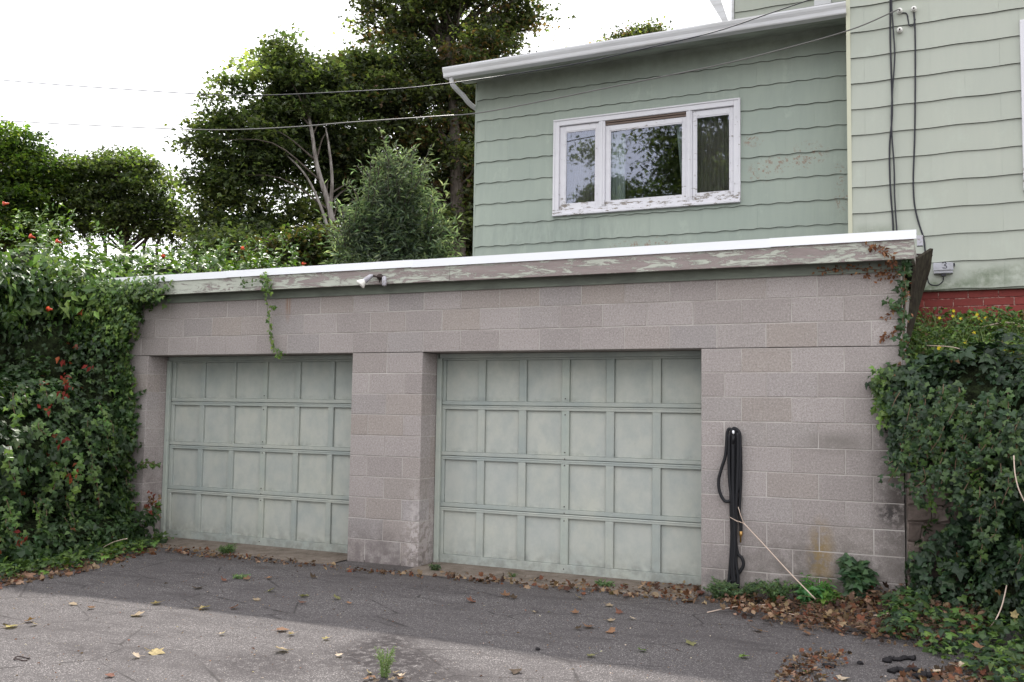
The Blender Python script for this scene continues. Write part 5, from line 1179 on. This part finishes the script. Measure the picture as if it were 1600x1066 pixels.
FL = [ # u, v, size m, colour, where
 (188, 875, .085, 'brown', 'brown curled leaf nearest the left door among the creeper litter'), (108, 898, .07, 'brown', 'flat brown leaf in the shade near the left creeper foot'),
 (193, 884, .05, 'dark', 'small dark leaf just below the brown curled leaf by the left creeper'), (260, 912, .04, 'dark', 'tiny dark leaf alone on the shaded asphalt at left'),
 (112, 943, .06, 'tan', 'tan leaf standing in the shade near the left sunlit patch'), (144, 949, .055, 'brown', 'brown leaf just right of the tan one near the left shadow edge'),
 (247, 942, .07, 'tan', 'tan leaf tipped up on the dark asphalt left of centre'), (214, 961, .09, 'tan', 'large tan leaf just inside the shadow edge at left'),
 (315, 950, .075, 'yellow', 'yellowish tan leaf lying flat in the shade left of centre'), (312, 918, .08, 'dark', 'dark brown crumpled leaf in the shade below the left door'),
 (351, 907, .055, 'red', 'reddish leaf left of the small weed patch on the asphalt'), (372, 901, .07, 'olive', 'olive leaf in the small weed patch below the left door'),
 (385, 905, .065, 'brown', 'brown leaf in the small weed patch below the left door'), (419, 903, .05, 'orange', 'orange brown leaf right of the small weed patch'),
 (422, 923, .07, 'olive', 'olive leaf below the orange brown one under the left door'), (400, 936, .055, 'tan', 'tan leaf slightly left of the olive leaf in mid shade'),
 (365, 949, .07, 'red', 'flat reddish leaf right of the yellowish leaf'), (490, 902, .06, 'dark', 'dark leaf in front of the left edge of the middle pier'),
 (477, 931, .07, 'olive', 'olive leaf above the small rusty leaf near the photo centre'), (471, 941, .055, 'red', 'small rusty leaf directly below an olive leaf'),
 (527, 935, .065, 'olive', 'folded olive leaf in front of the middle pier'), (544, 942, .04, 'orange', 'small orange leaf beside the folded olive leaf'),
 (437, 984, .075, 'brown', 'brown cupped leaf right on the shadow edge'), (457, 990, .05, 'tan', 'tan leaf beside the cupped brown leaf on the shadow edge'),
 (512, 997, .045, 'pale', 'small pale leaf on the sunlit asphalt near the tar seam'), (345, 990, .04, 'pale', 'small pale pinkish leaf just inside the sunlit asphalt'),
 (240, 1018, .085, 'yellow', 'big yellowish leaf on the sunlit asphalt at lower left'), (215, 1025, .055, 'pale', 'pale leaf fragment left of the big yellowish leaf'),
 (444, 1015, .085, 'tan', 'large ragged tan leaf on the sunlit asphalt'), (529, 1023, .045, 'pale', 'pale leaf above the left side of the sprouting weed'),
 (174, 1054, .05, 'red', 'small reddish leaf near the bottom edge at left'), (22, 978, .09, 'pale', 'pale pinkish leaf in the cluster at the left edge'),
 (12, 976, .06, 'dark', 'dark leaf leftmost in the cluster at the left edge'), (47, 969, .07, 'brown', 'brown leaf in the cluster at the left edge of the photo'),
 (55, 975, .05, 'tan', 'tan leaf rightmost in the cluster at the left edge'), (737, 940, .08, 'red', 'reddish brown leaf in front of the right door, left end'),
 (790, 931, .075, 'brown', 'brown leaf in front of the second panel column of the right door'), (802, 934, .06, 'dark', 'dark leaf touching the brown leaf in front of the right door'),
 (906, 934, .06, 'tan', 'tan leaf close to the litter line of the right door'), (950, 945, .06, 'tan', 'tan leaf centred in front of the right door'),
 (969, 957, .055, 'red', 'dark red leaf right of centre before the right door'), (899, 957, .05, 'brown', 'small brown leaf with a narrow one beneath it'),
 (952, 969, .055, 'tan', 'light tan leaf above the orange brown upright leaf'), (920, 978, .085, 'brown', 'largest brown leaf in the shade before the right door'),
 (902, 982, .05, 'dark', 'dark leaf left of the largest brown one'), (954, 987, .07, 'orange', 'orange brown upright leaf on the shaded asphalt'),
 (989, 966, .045, 'pale', 'narrow pale leaf right of the dark red leaf'), (1002, 1015, .055, 'green', 'green leaf on the shaded asphalt near the right shadow edge'),
 (926, 1024, .055, 'olive', 'olive leaf on the shadow edge below the right door'), (807, 1047, .07, 'dark', 'dark crumpled leaf on the sunlit asphalt at the bottom'),
 (834, 956, .04, 'tan', 'small tan leaf alone before the middle of the right door'), (1081, 1004, .07, 'olive', 'olive leaf in the shade below the black hose'),
 (1187, 985, .075, 'orange', 'tan orange maple leaf on the asphalt beyond the fallen sticks'), (1163, 1025, .065, 'green', 'green leaf lying on the asphalt at lower right'),
 (1263, 990, .06, 'brown', 'curled brown leaf at the edge of the right litter'), (1239, 1040, .055, 'dark', 'dark leaf beside the small litter pile at lower right'),
 (1261, 1050, .055, 'green', 'pale green leaf on the small litter pile at lower right'), (1315, 1060, .07, 'pale', 'pale pink leaf at the bottom edge at right'),
 (1532, 1013, .08, 'orange', 'orange brown leaf resting on the ground ivy at lower right'), (1500, 1040, .085, 'pale', 'broad pale leaf near the bottom right ivy'),
 (1462, 1048, .06, 'pale', 'pale leaf between the black tarry scraps and the ivy'), (1438, 925, .09, 'orange', 'large orange leaf on the drift beside the stone wall')]
for i, (u, v, s, c, lab) in enumerate(FL):
    me = curled_leaf(c, i)
    p = gp(u, v, .012 if u < 1400 else (.10 if v < 1030 and v > 1000 else .03)); o = ob('fallen_leaf', me, None, None, loc=tuple(p))
    s_ = s*.95; o.scale = (s_, s_, s_*.8); o.rotation_euler = (random.uniform(-.3, .3), random.uniform(-.3, .3), random.uniform(0, 6.28))
    prop(o, lab, 'leaf', 'fallen leaves scattered on the driveway')
yl = curled_leaf('yellow', 99); o = ob('fallen_leaf', yl, None, None, loc=tuple(atY(1585, 963, -1.0))); o.scale = (.045,)*3; o.rotation_euler = (1.3, .2, .4); prop(o, 'bright yellow leaf caught in the dark ivy at the right edge', 'leaf')
# ring shaped twig, pebble, black tarry scraps
p = gp(34, 1029, .006); prop(ob('wire_ring', MB().tube([p+np.array([.055*math.cos(a), .03*math.sin(a), .004*math.sin(3*a)]) for a in np.linspace(.5, 6.1, 16)], .004, 6), M['iron']), 'small dark bent ring on the sunlit asphalt at lower left', 'ring')
def lump(name, label, cat, u, v, sx, sy, sz, mat, seed):
    rr = random.Random(seed); c = gp(u, v, 0); n, m = 18, 8; vs = []; ph = [rr.uniform(0, 6) for _ in range(4)]
    for i in range(m+1):
        for j in range(n):
            a = math.pi*i/m; b = 2*math.pi*j/n; k = 1+.22*math.sin(3*b+ph[0])*math.sin(2*a+ph[1])+.16*math.sin(5*b+ph[2])+rr.uniform(-.09, .09)
            vs.append((c[0]+sx*k*math.sin(a)*math.cos(b), c[1]+sy*k*math.sin(a)*math.sin(b), c[2]+sz*.6+sz*k*math.cos(a)))
    prop(ob(name, MB().add(vs, [(i*n+j, (i+1)*n+j, (i+1)*n+(j+1) % n, i*n+(j+1) % n) for i in range(m) for j in range(n)], True), mat), label, cat)
lump('asphalt_crumb', 'lone black crumb on the shaded asphalt before the right door', 'crumb', 840, 1016, .016, .013, .010, M['tar'], 1)
lump('asphalt_crumb', 'black lump at lower right left of the tarry scraps', 'crumb', 1296, 1043, .034, .022, .014, M['tar'], 2)
lump('asphalt_crumb', 'small black lump between the larger lump and the tarry scraps', 'crumb', 1344, 1038, .018, .015, .012, M['tar'], 3)
for k, (lab, pts, r_) in enumerate([('upper black tarry strip bent on the asphalt at lower right', [(1384, 1034), (1392, 1030), (1404, 1031), (1416, 1028), (1430, 1030)], .028),
                      ('middle black tarry strip twisting across the asphalt at lower right', [(1392, 1050), (1402, 1046), (1414, 1050), (1424, 1046), (1440, 1050)], .024),
                      ('lowest black tarry scrap nearest the pale leaf', [(1432, 1059), (1444, 1055), (1458, 1057), (1468, 1055)], .032)]):
    sp = spline([gp(u, v, .008) for u, v in pts], 5); m = MB(); m.tube(sp, [r_*random.uniform(.45, 1.15) for _ in sp], 7)
    m.v = [(x, y, max(gz(x, y)+.001, gz(x, y)+(z-gz(x, y))*.8)+random.uniform(0, .004)) for x, y, z in m.v]
    prop(ob('tar_scrap', m, M['tar']), lab, 'scrap')
prop(ob('paper_scrap', MB().box(.64, .80, -.02, .05, .0, .004).add([(.66, -.02, .004), (.8, .0, .004), (.76, .05, .022), (.68, .03, .016)], [(0, 1, 2, 3)]), M['curtain']), 'torn whitish scrap at the left end of the left door sill', 'scrap') if False else None

# weeds
def weed(name, label, u, v, n, size, spread, h, tmpl, cols, upright=.7, mat='ivy'):
    c = gp(u, v, 0); T = thing(name, label, 'weed', tuple(c)); mb = MB(); ar = []
    for k in range(n):
        a = random.uniform(0, 6.28); e = np.array([math.cos(a)*spread*random.uniform(.3, 1), math.sin(a)*spread*random.uniform(.3, 1), h*random.uniform(.55, 1)])
        b_ = c + np.array([math.cos(a), math.sin(a), 0])*spread*.2
        ar.append(strand([b_, c+e*np.array([.5, .5, .65]), c+e], size, tmpl, cols, size*.33, mb, .0018, (0, -.4, 1), size*.16, upright))
    ob('leaves', np_mesh('leaves', *join_arrays(ar)), M[mat], T, kind='stuff'); ob('stems', mb, M['green_stem'], T, kind='stuff')
GW = [(0.10, 0.17, 0.06), (0.14, 0.21, 0.08), (0.07, 0.12, 0.045)]
weed('grass_tuft', 'feathery grey green weed sprouting from the asphalt at the bottom centre', 600, 1058, 26, .020, .07, .17, T_NARROW, [(0.17, 0.23, 0.10), (0.22, 0.28, 0.13)], .9)
for i, (u, v, c) in enumerate([(576, 1050, 'pale'), (582, 1058, 'brown'), (574, 1060, 'orange'), (588, 1062, 'dark'), (618, 1050, 'tan'), (624, 1055, 'pale'), (612, 1062, 'tan'), (628, 1060, 'brown')]):
    o = ob('fallen_leaf', curled_leaf(c, 200+i), None, None, loc=tuple(gp(u, v, .014))); o.scale = (.038,)*3; o.rotation_euler = (random.uniform(-.7, .7), random.uniform(-.7, .7), i*1.1)
    prop(o, ('%s leaf crumpled against the weed, %s' % ({'pale': 'pale', 'brown': 'brown', 'orange': 'orange', 'dark': 'dark', 'tan': 'tan'}[c], ['upper left of it', 'left of it touching the stems', 'outermost at the left', 'lowest left of it', 'upper right of it', 'outermost at the upper right', 'lower right of it', 'lowest at the right'][i])), 'leaf', 'dry leaves caught round the weed')
weed('grass_tuft', 'small grass tuft growing at the left door sill', 354, 866, 34, .04, .11, .09, T_NARROW, GW)
weed('grass_tuft', 'dark small weed at the left foot of the right door', 680, 893, 12, .03, .07, .06, T_OVAL, [(0.04, 0.07, 0.03), (0.06, 0.10, 0.035)])
weed('grass_tuft', 'short weed in the litter line before the third panel of the right door', 800, 899, 8, .025, .05, .05, T_NARROW, GW)
weed('grass_tuft', 'short weed in the litter line before the right half of the right door', 945, 913, 14, .028, .10, .05, T_OVAL, GW)
weed('grass_tuft', 'low weed with small leaves in the patch on the asphalt below the left door', 378, 904, 14, .025, .08, .03, T_OVAL, GW, .3)
weed('leafy_weed', 'bushy weed at the foot of the hose', 1155, 934, 70, .030, .24, .16, T_OVAL, [(0.05, 0.09, 0.04), (0.08, 0.13, 0.055)])
weed('leafy_weed', 'small leafy weed left of the bushy one by the right door jamb', 1125, 936, 34, .028, .14, .11, T_OVAL, [(0.05, 0.09, 0.04), (0.08, 0.13, 0.055)])
weed('leafy_weed', 'bushy weed between the hose and the foot of the forked stick', 1215, 930, 46, .032, .17, .20, T_OVAL, [(0.05, 0.10, 0.04), (0.09, 0.15, 0.05)])
weed('fern_weed', 'bright green fern like weed at the foot of the forked stick', 1278, 934, 18, .065, .13, .26, T_NARROW, [(0.08, 0.22, 0.05), (0.11, 0.27, 0.06)], .3)
weed('fern_weed', 'broad green weed leaves against the wall left of the rust stain', 1262, 904, 12, .08, .12, .17, T_OVAL, [(0.05, 0.16, 0.05), (0.08, 0.2, 0.06)], .2)
weed('fern_weed', 'yellow green weed sprig against the wall under the rust stain', 1300, 903, 10, .07, .12, .13, T_OVAL, [(0.10, 0.2, 0.04), (0.14, 0.24, 0.05)], .2)
weed('leafy_weed', 'tall dark leafy weed in front of the garage right corner', 1340, 918, 26, .085, .13, .36, T_IVY, [(0.03, 0.07, 0.03), (0.05, 0.10, 0.04)], .1)

for o in list(COL.objects):          # shared meshes: nothing else to do; stray properties of parts removed
    if o.parent is not None and 'category' in o: del o['category']
